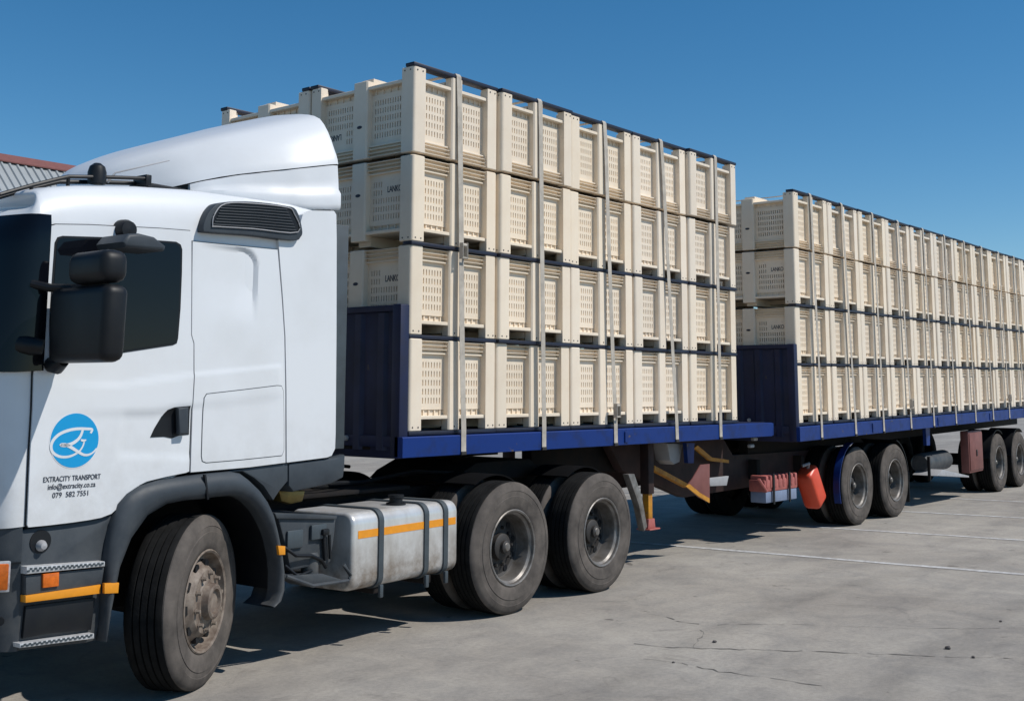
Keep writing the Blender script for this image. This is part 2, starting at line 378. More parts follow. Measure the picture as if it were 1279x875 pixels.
def panel_mesh(w, cols, blank=None, name='vent_panel', closed=False):
    """vented wall: slots through a 26 mm wall, or closed pockets shaped shallow so they look lighter; local x 0..w, y = PD front face, z ZP..ZR"""
    h = ZR-ZP; th = .015 if closed else .026; sw = .0108; sh = .046; mx = .030; mz = .048
    px = (w-2*mx)/cols; rows_ = 5; pz = (h-2*mz+.01)/rows_
    xs = [0.]; zs = [0.]
    for c in range(cols): x = mx+px*(c+.5); xs += [x-sw/2, x+sw/2]
    for r in range(rows_): z = mz+pz*(r+.5)-.012; zs += [z-sh/2, z+sh/2]
    xs.append(w); zs.append(h); b = MB(); V = {}
    def v(i, k, y):
        if (i, k, y) not in V: V[i, k, y] = b.bm.verts.new((xs[i], PD+y, ZP+zs[k]))
        return V[i, k, y]
    def hole(i, k):
        if not (0 <= i < len(xs)-1 and 0 <= k < len(zs)-1): return False
        if not (i % 2 and k % 2): return False
        return not (blank and blank((i-1)//2, (k-1)//2))
    for i in range(len(xs)-1):
        for k in range(len(zs)-1):
            if hole(i, k):
                c = [(i, k), (i+1, k), (i+1, k+1), (i, k+1)]
                for a, d in zip(c, c[1:]+c[:1]): b.bm.faces.new((v(*a, 0), v(*d, 0), v(*d, th), v(*a, th)))
                if closed: b.bm.faces.new((v(i, k, th), v(i, k+1, th), v(i+1, k+1, th), v(i+1, k, th)))
            else:
                b.bm.faces.new((v(i, k, 0), v(i+1, k, 0), v(i+1, k+1, 0), v(i, k+1, 0)))
                b.bm.faces.new((v(i, k, th), v(i, k+1, th), v(i+1, k+1, th), v(i+1, k, th)))
    return b.mesh(name, 'cream', 0)
SW = LX/2-.14-.07; FW = LY/2-.14-.086                     # widths of the side and front panels
corner_me = corner_mesh(); midx_me = mid_mesh(.14, Z0+.001); midy_me = mid_mesh(.172, .07)
pan_side = panel_mesh(SW, 8, closed=True); pan_front = panel_mesh(FW, 12)
pan_print = panel_mesh(FW, 12, lambda c, r: r >= 3 and c >= 4)
def rim_mesh():
    b = MB(); e = .001
    def seg(x0, x1, y0, sx):
        for (z, d) in ((ZR, .034), (ZR+.034, .020), (ZR+.067, .020), (ZR+.100, .014)):
            b.box(x0+e, x1-e, y0+d, y0+PD, z, z+(.006 if z > ZR else .012), .002, 1)
        b.box(x0+e, x1-e, y0+PD-.004, y0+PD+.03, ZR, BH-.012)
    n0 = 0
    for rot in (0, 1, 2, 3):
        L, D, wm = ((LX, LY, .14), (LY, LX, .172))[rot % 2]
        s = len(b.bm.verts)
        for x0, x1 in ((-L/2+.14, -wm/2), (wm/2, L/2-.14)): seg(x0, x1, -D/2, 0)
        b.bm.verts.ensure_lookup_table()
        bmesh.ops.rotate(b.bm, verts=b.bm.verts[s:], cent=(0, 0, 0), matrix=Matrix.Rotation(rot*PI/2, 3, 'Z'))
    return b.mesh('rim', 'cream', 0)
def base_mesh():
    b = MB(); e = .004
    b.box(-LX/2+.014, LX/2-.014, -LY/2+.014, LY/2-.014, ZF, ZL, .004, 1)              # floor with a lip that shows as the pale ledge
    b.box(-LX/2+.09, LX/2-.09, -.07, .07, Z0, ZF-.001); b.box(-.07, .07, -LY/2+.09, LY/2-.09, Z0+.03, ZF-.002)
    b.box(-LX/2+.10, LX/2-.10, -LY/2+.078, -LY/2+.10, ZL-.002, ZP+.004); b.box(-LX/2+.10, LX/2-.10, LY/2-.10, LY/2-.078, ZL-.002, ZP+.004)
    b.box(-LX/2+.078, -LX/2+.10, -LY/2+.10, LY/2-.10, ZL-.002, ZP+.003); b.box(LX/2-.10, LX/2-.078, -LY/2+.10, LY/2-.10, ZL-.002, ZP+.003)
    for s in (-1, 1):                                                                   # little gussets in the slot above the ledge
        for k in range(5):
            for c in (-1, 1):
                x = c*(.07+SW*(k+.5)/5); b.box(x-.007, x+.007, min(s*(LY/2-.067), s*(LY/2-.09)), max(s*(LY/2-.067), s*(LY/2-.09)), ZL-.001, ZP-.001)
                y = c*(.086+FW*(k+.5)/5); b.box(min(s*(LX/2-.067), s*(LX/2-.09)), max(s*(LX/2-.067), s*(LX/2-.09)), y-.007, y+.007, ZL-.001, ZP-.001)
    return b.mesh('base', 'cream', 0)
def runner_mesh():
    b = MB(); b.box(-LX/2-.003, LX/2+.003, -LY/2-.003, -LY/2+.10, 0, Z0, .006, 2); return b.mesh('skid_runner', 'runner')
def rivet_mesh():
    b = MB()
    for s in (-1, 1):
        for x in (-.50, -.435, .435, .50, .0):
            b.lathe([(0, -.003), (.0075, -.002), (.0075, .003)], 8, (x, s*LY/2, .062))
        for y in (-.60, -.535, .535, .60):
            b.lathe([(0, -.003), (.0075, -.002), (.0075, .003)], 8, (s*LX/2, y, .062), axis='x')
    return b.mesh('rivets', 'rivet', 0)
rim_me, base_me, runner_me, rivet_me = rim_mesh(), base_mesh(), runner_mesh(), rivet_mesh()
b = MB(); b.lathe([(0, -.002), (.034, -.0015), (.034, .004)], 16); hole_me = b.mesh('grip_hole', 'runner')
txt = bpy.data.curves.new('lettering', 'FONT'); txt.body = 'LANKO'; txt.size = .074; txt.extrude = .0006; txt.offset = .0012; txt.space_character = .92
txt.materials.append(M['print'])
def font_mesh(curve):
    o = bpy.data.objects.new('lettering', curve); C.objects.link(o); bpy.context.view_layer.update()
    me = bpy.data.meshes.new_from_object(o.evaluated_get(bpy.context.evaluated_depsgraph_get())); bpy.data.objects.remove(o); me.name = 'lettering'
    return me
txt = font_mesh(txt)

def make_bin(mtx, label, cat, group, printed):
    r = empty('fruit_bin'); r.matrix_world = mtx; tag(r, label, cat, group)
    h = PI/2
    for (x, y, a) in ((-1, -1, 0), (1, -1, 1), (1, 1, 2), (-1, 1, 3)): put('corner_post', corner_me, r, (x*LX/2, y*LY/2, 0), (0, 0, a*h))
    for s, a in ((-1, 0), (1, 2)): put('middle_post', midx_me, r, (0, s*LY/2, 0), (0, 0, a*h))
    for s, a in ((-1, 3), (1, 1)): put('middle_post', midy_me, r, (s*LX/2, 0, 0), (0, 0, a*h))
    for s, a in ((-1, 0), (1, 2)):
        for x in (-LX/2+.14, .07): put('vent_panel', pan_side, r, (-s*x if s > 0 else x, s*LY/2, 0), (0, 0, a*h))
    for s, a in ((-1, 3), (1, 1)):                         # panel local x runs along -y on the cab side (rot 270), +y on the other
        for k, y in enumerate((-.086, LY/2-.14)):
            me = pan_print if (printed and s < 0 and k == 0) else pan_front
            put('vent_panel', me, r, (s*LX/2, y if s < 0 else -y, 0), (0, 0, a*h))
    put('rim', rim_me, r); put('base', base_me, r)
    put('skid_runner', runner_me, r); put('skid_runner', runner_me, r, (0, 0, 0), (0, 0, PI))
    put('rivets', rivet_me, r)['kind'] = 'stuff'
    t = random.uniform(.935, 1.03); w = random.uniform(-.025, .03)               # each bin has aged to its own tone
    for c in r.children: c.color = (min(1.05, t*(1+w*.4)), t, t*(1-w), 1)
    if printed:
        put('grip_hole', hole_me, r, (-LX/2, 0, .47), (0, 0, -h)).scale = (.9, 1, .42)
        put('lettering', txt, r, (-LX/2+PD-.001, -LY/2+.352, .478), (h, 0, -h)).scale = (.72, 1, 1)
    return r

ORD = ['first', 'second', 'third', 'fourth', 'fifth', 'sixth', 'seventh', 'eighth', 'ninth', 'tenth', 'eleventh', 'twelfth']
TIER = ['bottom tier', 'second tier up', 'third tier up', 'top tier, upside down']
ZS1 = [1.022, 1.005, .987, 1.0]
RZ1 = [1.450, 2.224, 2.985, 3.757]
DY1 = [[0, .004, .0, .006, .0], [.006, -.012, .004, -.004, -.006], [0, -.02, .01, .0, -.012], [.0, -.032, .0, .004, -.040]]
random.seed(3)
def place_bin(frame, x, y, z, k, label, group, printed, zs=1.0):
    a = random.uniform(-.009, .009); mt = frame @ Matrix.Translation((x, y, z)) @ Matrix.Rotation(a, 4, 'Z') @ Matrix.Diagonal((1, 1, zs, 1))
    if k == 3: mt = mt @ Matrix.Translation((0, 0, BH)) @ Matrix.Rotation(PI, 4, 'X')
    return make_bin(mt, label, 'fruit bin', group, printed)
I4 = Matrix.Identity(4)
G1, G2 = 'cream fruit bins on the front trailer', 'cream fruit bins on the rear trailer'
for k in range(4):
    for i in range(5):
        place_bin(I4, .55+1.1*i+random.uniform(-.004, .004), LY/2+DY1[k][i], RZ1[k], k,
                  'cream vented bin, front trailer, %s stack from the cab, %s' % (ORD[i], TIER[k]), G1, i == 0, ZS1[k])
    place_bin(I4, .55, LY*1.5+.016, RZ1[k], k, 'cream vented bin, front trailer, far-side stack behind the cab, %s' % TIER[k], G1, True, ZS1[k])
T2 = Matrix.Translation((6.768, -0.166, 0)) @ Matrix.Rotation(0.02596, 4, 'Z') @ Matrix.Rotation(-0.01237, 4, 'Y')
Z2S = .974; RZ2 = [1.396+.7405*k+(.004 if k == 3 else 0) for k in range(4)]
for k in range(4):
    for i in range(12):
        place_bin(T2, .55+1.101*i+random.uniform(-.005, .005), LY/2+random.uniform(-.014, .012), RZ2[k], k,
                  'cream vented bin, rear trailer, %s stack from its front, %s' % (ORD[i], TIER[k]), G2, i == 0, Z2S*(.985 if k == 2 else 1))
    place_bin(T2, .55, LY*1.5+.018, RZ2[k], k, 'cream vented bin, rear trailer, front far-side stack, %s' % TIER[k], G2, True, Z2S*(.985 if k == 2 else 1))

# ------------------------------------------------------------------ ratchet straps over the stacks
def strap(frame, xt, xb, yt, ztop, zbot, depth, label, group, buckle=None):
    r = empty('load_strap'); r.matrix_world = frame @ Matrix.Translation((xb, 0, zbot)); tag(r, label, 'strap', group)
    d = xt-xb; H = ztop-zbot
    pts = [(0, -.062, 0)]
    for t in (.06, .3, .6, .9): pts.append((d*t+random.uniform(-.006, .006), -.064+(yt-.012+.064)*t, H*t))
    pts += [(d, yt-.010, H-.02), (d, yt+.005, H+.003), (d, yt+.1, H+.006)]
    pts += [(d, depth*.5, H-.0), (d, depth-.05, H+.006), (d, depth+.012, H-.02), (d*.5, depth+.03, H*.5), (0, depth+.05, 0)]
    mb = MB(); mb.ribbon(pts, .060, .003); obj('webbing', mb, 'strap', r, 0)
    mb = MB(); mb.box(-.032, .032, -.072, -.055, -.018, .012, .004, 1)
    obj('hook', mb, 'rimdark', r)
    if buckle:
        t = (buckle-zbot)/H; mb = MB(); x = d*t; y = -.064+(yt-.012+.064)*t-.02
        mb.box(x-.034, x-.026, y-.03, y+.014, H*t-.07, H*t+.07, .003, 1); mb.box(x+.026, x+.034, y-.03, y+.014, H*t-.07, H*t+.07, .003, 1)
        mb.tube([(x-.036, y-.012, H*t+.05), (x+.036, y-.012, H*t+.05)], .014, 8); mb.tube([(x-.036, y-.02, H*t-.06), (x+.036, y-.02, H*t-.06)], .008, 8)
        obj('ratchet_buckle', mb, 'strap', r)
XS = [(.555, .60), (1.665, 1.70), (2.775, 2.86), (3.85, 4.02), (4.975, 4.965)]
for i, (xt, xb) in enumerate(XS):
    strap(I4, xt, xb, min(DY1[3][i], DY1[2][i], DY1[1][i]), 4.519, 1.296, 2.60,
          'grey strap down the %s stack of bins from the cab, front trailer' % ORD[i], 'load straps on the front trailer', 1.62 if i == 2 else (2.98 if i == 0 else None))
for i in range(12):
    x = .55+1.101*i
    strap(T2, x+random.uniform(-.05, .03)-(.05 if i == 1 else 0), x+random.uniform(-.02, .07), -.014, RZ2[3]+BH*Z2S+.004, 1.222, 2.60,
          'grey strap down the %s stack of bins, rear trailer' % ORD[i], 'load straps on the rear trailer', 1.6 if i in (3, 8) else None)

# ------------------------------------------------------------------ wheels (outer face at y = 0, axle along +y)
def tyre_mesh(R, Rr, wd):
    b = MB()
    b.lathe([(Rr, .022), (Rr+.012, .010), (Rr+.05, .0), (Rr+.115, -.004), (Rr+.118, .0), (R-.075, .002), (R-.072, -.001), (R-.035, .008), (R-.012, .022), (R-.004, .034),
             (R-.006, .036), (R-.004, .04)], 56, cap=False)
    w = wd-.075
    gr = [(R-.004, .04), (R, .045)]
    for k in range(1, 5):
        y = .04+w*k/5; gr += [(R+.001, y-.006), (R-.016, y-.004), (R-.016, y+.004), (R+.001, y+.006)]
    gr += [(R, .035+w), (R-.012, .05+w), (R-.05, wd), (Rr+.03, wd), (Rr, wd-.02)]
    s = len(b.bm.faces); b.lathe(gr, 56, cap=False)
    for f in b.bm.faces[s:] if False else list(b.bm.faces)[s:]: f.material_index = 1
    return b.mesh('tyre', ['rubber', 'tread'], 40)
def rim_deep(Rr):
    b = MB(); b.lathe([(Rr+.002, .022), (Rr+.012, .006), (Rr+.004, .0), (Rr-.008, .006), (Rr-.012, .03), (Rr-.03, .045)], 48, cap=False)
    s = len(b.bm.faces); b.lathe([(Rr-.03, .045), (Rr-.038, .06), (Rr-.04, .15), (Rr-.05, .165)], 48, cap=False)
    for f in list(b.bm.faces)[s:]: f.material_index = 1
    return b.mesh('rim', ['rim', 'barrel'])
def disc_deep(Rr, nh=10):
    b = MB(); b.lathe([(Rr-.048, .16), (Rr-.07, .172), (.17, .165), (.14, .155), (.11, .155), (.106, .115), (.09, .105), (.055, .10), (.052, .075), (.04, .068), (0, .068)], 40, cap=False)
    return b.mesh('wheel_disc', 'rimdark')
def dark_holes(r, n, rad, y, y1):
    b = MB()
    for k in range(n): t = 2*PI*k/n+.2; b.lathe([(0, y), (rad, y), (rad, y1)], 14, (r*math.cos(t), 0, r*math.sin(t)))
    return b.mesh('hand_holes', 'black', 0)
nut = MB(); nut.lathe([(0, -.034), (.012, -.034), (.0135, -.01), (.0175, -.008), (.0175, .012)], 6); nut_me = nut.mesh('lug_nut', 'hub', 30)
nutd = MB(); nutd.lathe([(0, -.03), (.011, -.03), (.0165, -.008), (.0165, .012)], 6); nutd_me = nutd.mesh('lug_nut', 'rimdark', 30)
RT, RR = .532, .298
ty_me, rimd_me, disc_me = tyre_mesh(RT, RR, .295), rim_deep(RR), disc_deep(RR)
hole_d = dark_holes(.212, 10, .026, .163, .168)
hubcap = MB(); hubcap.lathe([(0, .06), (.03, .06), (.036, .068), (.036, .08)], 20); hubcap_me = hubcap.mesh('hub_cap', 'rim')
def rear_wheel(parent, x, y, z, flip=False, dual=True, nuts=True, spin=0.):
    w = empty('wheel', (x, y, z), (0, spin, PI if flip else 0), parent)
    put('tyre', ty_me, w); put('rim', rimd_me, w); put('wheel_disc', disc_me, w); put('hand_holes', hole_d, w)['kind'] = 'stuff'; put('hub_cap', hubcap_me, w)
    if dual: put('tyre', ty_me, w, (0, .335, 0))
    if nuts:
        for k in range(10): t = 2*PI*k/10; put('lug_nut', nutd_me, w, (.155*math.cos(t), .162, .155*math.sin(t)))
    return w
def front_rim(Rr):
    b = MB(); b.lathe([(Rr+.002, .022), (Rr+.012, .006), (Rr+.004, .0), (Rr-.008, .008), (Rr-.014, .05), (Rr-.03, .075), (Rr-.045, .08), (.235, .055), (.20, .012), (.188, .0), (.135, -.004)], 48, cap=False)
    return b.mesh('rim', 'hub')
def front_hub():
    b = MB(); b.lathe([(.138, -.002), (.128, -.012), (.112, -.014), (.104, -.055), (.092, -.062), (.075, -.06), (.07, -.04), (.04, -.036), (0, -.036)], 32, cap=False); return b.mesh('hub', 'hub')
rimf_me, hubf_me, hole_f = front_rim(RR), front_hub(), dark_holes(.222, 10, .028, .026, .06)
tyf_me = tyre_mesh(.522, RR, .30)
def front_wheel(parent, x, y, z, steer, flip=False):
    w = empty('wheel', (x, y, z), (0, .1, steer+(PI if flip else 0)), parent)
    put('tyre', tyf_me, w); put('rim', rimf_me, w); put('hub', hubf_me, w); put('hand_holes', hole_f, w)['kind'] = 'stuff'
    for k in range(10): t = 2*PI*k/10+.3; put('lug_nut', nut_me, w, (.166*math.cos(t), .0, .166*math.sin(t)))
    return w
def mudguard(parent, x, y, z, r, a0, a1, w, m='black', name='mudguard', th=.012):
    b = MB(); n = 18; out = []; inn = []
    for k in range(n+1):
        t = a0+(a1-a0)*k/n; out.append((x+r*math.cos(t), z+r*math.sin(t))); inn.append((x+(r-th)*math.cos(t), z+(r-th)*math.sin(t)))
    b.prism(out+inn[::-1], 'y', y, y+w); return obj(name, b, m, parent)

# ------------------------------------------------------------------ front trailer
lt = empty('flatbed_trailer'); tag(lt, 'front blue flatbed trailer coupled to the white truck, five bin stacks long', 'trailer')
def prt(par, name, m, *a, kind='box', bev=.004, **k):
    b = MB()
    if kind == 'box': b.box(*a, bev)
    return obj(name, b, m, par)
DE = 6.24
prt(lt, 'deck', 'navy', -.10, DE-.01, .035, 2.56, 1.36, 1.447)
def side_rail(par, x0, x1, y, z0, z1, joints, tilt=0):
    b = MB(); b.prism([(y, z0), (y+.012, z0-.004), (y+.09, z0), (y+.09, z1), (y+.006, z1), (y, z1-.008)], 'x', x0, x1); o = obj('side_rail', b, 'blue', par)
    for x in joints:
        b = MB(); b.box(x-.03, x+.03, y-.012, y-.0005, z0+.02, z1-.03, .003, 1); obj('rave_bracket', b, 'blue', par)
side_rail(lt, -.115, DE, -.055, 1.284, 1.443, (3.05, ))
side_rail(lt, -.115, DE, 2.56, 1.284, 1.443, ())
prt(lt, 'end_beam', 'blue', DE-.005, DE+.06, -.045, 2.645, 1.29, 1.437)
b = MB()
pl = [(-.06, 1.28)]
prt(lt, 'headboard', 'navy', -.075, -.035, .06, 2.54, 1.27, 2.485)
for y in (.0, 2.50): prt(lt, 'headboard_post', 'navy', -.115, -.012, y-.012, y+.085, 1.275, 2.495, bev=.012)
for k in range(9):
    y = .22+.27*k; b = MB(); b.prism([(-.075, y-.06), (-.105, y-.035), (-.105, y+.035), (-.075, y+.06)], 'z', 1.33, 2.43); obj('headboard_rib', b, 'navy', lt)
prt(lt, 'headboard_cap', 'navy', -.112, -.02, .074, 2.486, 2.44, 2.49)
b = MB(); b.lathe([(0, -.125), (.022, -.123), (.022, -.1)], 14, (0, 0, 0), axis='x'); obj('reflector', b, 'lightgrey', lt, loc=(0, .60, 1.42))
prt(lt, 'neck_plate', 'chassis', -.08, 2.7, .35, 2.25, 1.33, 1.356)
prt(lt, 'king_pin_block', 'chassis', 1.25, 2.15, .85, 1.75, 1.19, 1.33)
for y, xa in ((.80, 2.62), (1.70, 4.5)): prt(lt, 'chassis_beam', 'chassis', xa, 6.2, y, y+.13, .93, 1.30)
for k in range(7):
    x = .25+.95*k; prt(lt, 'cross_member', 'chassis', x, x+.06, .04, 2.55, 1.29, 1.36)
for y in (.62, 1.86):                                       # goose-neck down to the rear bogie
    b = MB(); b.prism([(3.7 if y < 1 else 4.6, 1.29), (4.0 if y < 1 else 4.65, .95), (4.75, .74), (5.3, .58), (11.25, .66), (11.25, .98), (6.5, 1.02), (6.2, 1.29)], 'y', y, y+.11, .006); obj('bogie_beam', b, 'maroonshaded', lt)
for x in (6.9, 8.2, 9.65, 11.1): prt(lt, 'bogie_cross_beam', 'chassis', x, x+.1, .5, 2.1, .70, .95)
prt(lt, 'fifth_wheel', 'chassis', 9.1, 10.2, .75, 1.85, 1.02, 1.16)
PL = [(4.667, 1.011), (4.862, 1.011), (4.847, 0.586), (4.620, 0.659), (4.350, 0.791), (4.489, 0.873)]
b = MB(); b.prism(PL, 'y', .03, .045, .002); obj('gusset_plate', b, 'maroon', lt)
b = MB(); Pq = [(4.325, 0.798), (4.603, 0.669), (4.829, 0.588), (4.831, 0.637), (4.622, 0.711), (4.402, 0.819)]; b.prism(Pq, 'y', .022, .0295); obj('reflective_tape', b, 'yellow', lt)
b = MB(); Pq = [(4.378, 0.946), (5.097, 0.711), (5.099, 0.756), (4.379, 0.998)]; b.prism(Pq, 'y', .45, .52); obj('leg_brace', b, 'yellow', lt)
b = MB(); Pq = [(5.343, 1.155), (5.697, 0.992), (6.169, 0.943), (6.171, 0.981), (5.756, 1.027), (5.418, 1.181)]; b.prism(Pq, 'y', .5, .53); obj('curved_stay', b, 'yellow', lt)
b = MB(); Pq = [(5.209, 0.823), (5.703, 0.824), (5.650, 0.716), (5.261, 0.730)]; b.prism(Pq, 'y', .25, .31, .008); obj('lamp_lens', b, 'lightgrey', lt)
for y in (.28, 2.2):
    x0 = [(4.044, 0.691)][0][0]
    prt(lt, 'landing_leg', 'maroonshaded', x0-.055, x0+.055, y, y+.11, .72, 1.30, bev=.008)
    prt(lt, 'leg_ram', 'yellow', x0-.04, x0+.04, y+.015, y+.095, .40, .74, bev=.006)
    b = MB(); b.prism([(x0-.06, .46), (x0-.075, .36), (x0+.075, .36), (x0+.06, .46)], 'y', y-.0, y+.11, .01); b.box(x0-.09, x0+.12, y-.03, y+.14, .345, .36, .003, 1); obj('leg_foot', b, 'pink', lt)
b = MB(); q = [(4.652, 1.242), (4.828, 1.236), (4.803, 1.015), (4.681, 1.021)]; b.prism(q, 'y', .2, .25); obj('bracket', b, 'blue', lt)
b = MB(); q = [(4.409, 1.246), (4.752, 1.235), (4.676, 1.026), (4.555, 1.005), (4.472, 1.052)]; b.prism(q, 'y', .3, .5, .02); obj('air_valve', b, 'lightgrey', lt)
for px in ([(6.121, 1.246)][0], [(6.990, 1.218)][0], [(6.029, 1.167)][0]):
    b = MB(); b.box(px[0]-.05, px[0]+.05, .1, .15, px[1]-.02, px[1]+.02, .012); obj('marker_lamp', b, 'lightgrey', lt)
# ribbed red box on a blue-grey tray, slung under the gap between the trailers
q0 = [(6.281, 0.631), (7.186, 0.625), (7.196, 0.774), (6.144, 0.800)]
x0, x1, zb, zt = q0[0][0], q0[1][0], min(q0[0][1], q0[1][1])-.02, max(q0[2][1], q0[3][1])
b = MB(); b.box(x0, x1, .08, .30, zb, zt-.05, .02); obj('ribbed_box', b, 'pink', lt)
for k in range(8):
    x = x0+(x1-x0)*(k+.5)/8; b = MB(); b.box(x-.032, x+.032, .07, .29, zb+.04, zt, .018); obj('box_rib', b, 'pink', lt)
b = MB(); b.box(x0+.03, x1-.03, .085, .29, zb-.13, zb-.001, .006); obj('tray', b, 'bluegrey', lt)
for k in (.22, .70):
    x = x0+(x1-x0)*k; b = MB(); b.box(x-.018, x+.018, .055, .068, zb-.15, zt+.02); obj('tie_band', b, 'black', lt)
b = MB(); b.tube([(x0-.12, .1, zt-.03), (x0-.04, .08, zt-.12), (x0+.02, .07, zb+.01)], .018, 8); obj('box_handle', b, 'pink', lt)
# red fire-extinguisher box, hung at a slant
jc = [(7.872, 0.572)][0]
b = MB(); b.box(-.15, .15, 0, .24, -.275, .275, .065, 4); b.xf(Matrix.Rotation(math.radians(-33), 4, 'Y'))
obj('extinguisher_box', b, 'redplastic', lt, loc=(jc[0], .10, jc[1]))
b = MB(); b.tube([(-.12, .1, .25), (-.17, .06, .31), (-.24, .12, .28)], .02, 8); obj('extinguisher_bracket', b, 'lightgrey', lt, loc=(jc[0], .10, jc[1]))
for k, x in enumerate((8.95, 10.31)):
    rear_wheel(lt, x, .0, RT, spin=.4*k); rear_wheel(lt, x, 2.55, RT, True, nuts=False)
    b = MB(); b.tube([(x, .3, RT), (x, 2.25, RT)], .075, 12); obj('axle', b, 'chassis', lt)
mudguard(lt, 8.95, .03, RT, .60, math.radians(100), math.radians(200), .09, 'blue'); mudguard(lt, 10.31, .03, RT, .60, math.radians(10), math.radians(75), .55, 'black')
b = MB(); b.box(10.93, 10.945, .04, .6, .17, .62, .004); obj('mud_flap', b, 'black', lt)
b = MB(); b.tube([(6.0, .9, 1.2), (6.6, .8, .86), (7.4, .85, .92), (8.4, .9, .85), (9.0, .9, .98)], .03, 8); obj('air_hose', b, 'black', lt)
for y in (.95, 1.6): 
    b = MB(); b.lathe([(0, 0), (.14, .0), (.16, .03), (.16, .75), (.14, .78), (0, .78)], 20, axis='x'); obj('air_tank', b, 'chassis', lt, loc=(6.9, y, .86))

# ------------------------------------------------------------------ rear trailer
rt = empty('flatbed_trailer'); rt.matrix_world = T2; tag(rt, 'rear blue flatbed trailer carrying the longer row of bins', 'trailer')
TL = 0.01237
prt(rt, 'deck', 'navy', -.10, 13.4, .035, 2.56, 1.30, 1.393)
side_rail(rt, -.11, 13.5, -.055, 1.212, 1.386, (2.35, 5.2, 8.1, 11))
side_rail(rt, -.11, 13.5, 2.56, 1.212, 1.386, ())
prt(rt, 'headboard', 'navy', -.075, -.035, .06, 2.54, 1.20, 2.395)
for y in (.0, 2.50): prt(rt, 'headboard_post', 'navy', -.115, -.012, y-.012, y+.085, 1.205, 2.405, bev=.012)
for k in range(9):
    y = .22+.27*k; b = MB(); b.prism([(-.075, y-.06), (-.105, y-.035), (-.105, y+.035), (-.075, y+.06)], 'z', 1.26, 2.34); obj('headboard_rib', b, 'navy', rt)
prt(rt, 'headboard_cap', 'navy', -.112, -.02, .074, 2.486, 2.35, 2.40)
b = MB(); b.lathe([(0, -.125), (.022, -.123), (.022, -.1)], 14, axis='x'); obj('reflector', b, 'lightgrey', rt, loc=(0, .62, 1.46))
for y in (.80, 1.70): prt(rt, 'chassis_beam', 'chassis', .2, 13.3, y, y+.13, .98, 1.30)
for k in range(13): prt(rt, 'cross_member', 'chassis', .4+1.0*k, .46+1.0*k, .04, 2.55, 1.215, 1.30)
b = MB(); q = [(4.899, 1.228), (5.111, 1.221), (5.069, 0.923), (4.915, 0.930)]; b.prism(q, 'y', .05, .1); obj('landing_leg_bracket', b, 'blue', rt)
c = [(6.290, 0.592)][0]; b = MB(); b.lathe([(0, -.62), (.13, -.62), (.16, -.58), (.165, .58), (.13, .62), (0, .62)], 24, axis='x'); obj('air_tank', b, 'grey', rt, loc=(c[0], .42, c[1]))
q = [(5.509, 0.399), (7.218, 0.278), (6.739, 0.403), (6.015, 0.482)]; b = MB(); b.prism([(q[0][0], q[0][1]+.02), (q[1][0], q[1][1]), (q[1][0], q[1][1]+.03), (q[0][0]+.3, q[3][1]+.02)], 'y', .1, .5, .008); obj('side_step', b, 'lightgrey', rt)
q = [(7.207, 0.347), (8.012, 0.295), (8.147, 1.063), (7.329, 1.078)]; x0, x1, zz0, zz1 = q[0][0], q[1][0], q[0][1], q[2][1]
b = MB(); b.box(x0, x1, .08, .22, zz0, zz1, .015); obj('toolbox', b, 'maroon', rt)
b = MB(); b.box(x0+.03, x1-.03, .066, .079, zz0+.04, zz1-.04, .008); o = obj('toolbox_door', b, 'maroon', rt)
b = MB(); b.box((x0+x1)/2-.03, (x0+x1)/2+.03, .055, .0655, (zz0+zz1)/2-.08, (zz0+zz1)/2+.03, .006); put('latch', b.mesh('latch', 'black'), o)
prt(rt, 'mudguard_stay', 'chassis', c[0]-1.12, c[0]-1.08, .1, .14, .36, .74)
for k, px in enumerate(([(9.195, 0.437)], [(10.637, 0.417)])):
    x = px[0][0]
    rear_wheel(rt, x, .10, RT-x*TL, spin=.3*k, nuts=False); rear_wheel(rt, x, 2.5, RT-x*TL, True, nuts=False)
    b = MB(); b.tube([(x, .4, RT-x*TL), (x, 2.2, RT-x*TL)], .075, 12); obj('axle', b, 'chassis', rt)
    mudguard(rt, x, .12, RT-x*TL, .60, math.radians(60), math.radians(170), .5, 'black')

# ------------------------------------------------------------------ white truck: local x rearwards, y to the far side, z up; origin = outer face of the first drive wheel
tr = empty('truck', (0.8497, -0.3988, 0), (0, 0, 0.03424))
tag(tr, 'white sleeper cab truck with blue round door logo, front wheel turned towards us', 'truck')
VC = .04; WID = 2.44                                         # near side plane and far side plane (mirror about 1.24)
ROOF = [(-4.62, 2.815), (-4.52, 2.825), (-4.45, 2.838), (-4.40, 2.853), (-4.32, 2.893), (-4.22, 2.935), (-4.05, 2.975), (-3.8, 3.012), (-3.48, 3.05), (-3.24, 3.07), (-2.03, 3.10)]
BOT = [(-4.62, 1.06), (-3.8, 1.10), (-3.5, 1.24), (-3.3, 1.33), (-2.03, 1.39)]
CONT0 = [(-2.05, .20), (-2.035, .10), (-2.06, .055), (-2.12, .04), (-2.4, .04), (-2.8, .04), (-3.2, .04), (-3.6, .04), (-4.0, .04), (-4.26, .04), (-4.32, .046), (-4.38, .07), (-4.43, .11), (-4.475, .17), (-4.515, .26), (-4.55, .40), (-4.58, .62), (-4.60, .92), (-4.605, 1.24)]
def catmull(P, n):
    Q = []
    for i in range(len(P)-1):
        a, b_, c, d = (Vector(P[j]) for j in (max(0, i-1), i, i+1, min(len(P)-1, i+2)))
        for k in range(n):
            t = k/n; Q.append(tuple(.5*((2*b_)+(c-a)*t+(2*a-5*b_+4*c-d)*t*t+(3*b_-a-3*c+d)*t**3)))
    return Q+[tuple(P[-1])]
CONT = CONT0[:8]+catmull(CONT0[8:], 3)
ROOF = catmull(ROOF, 4)
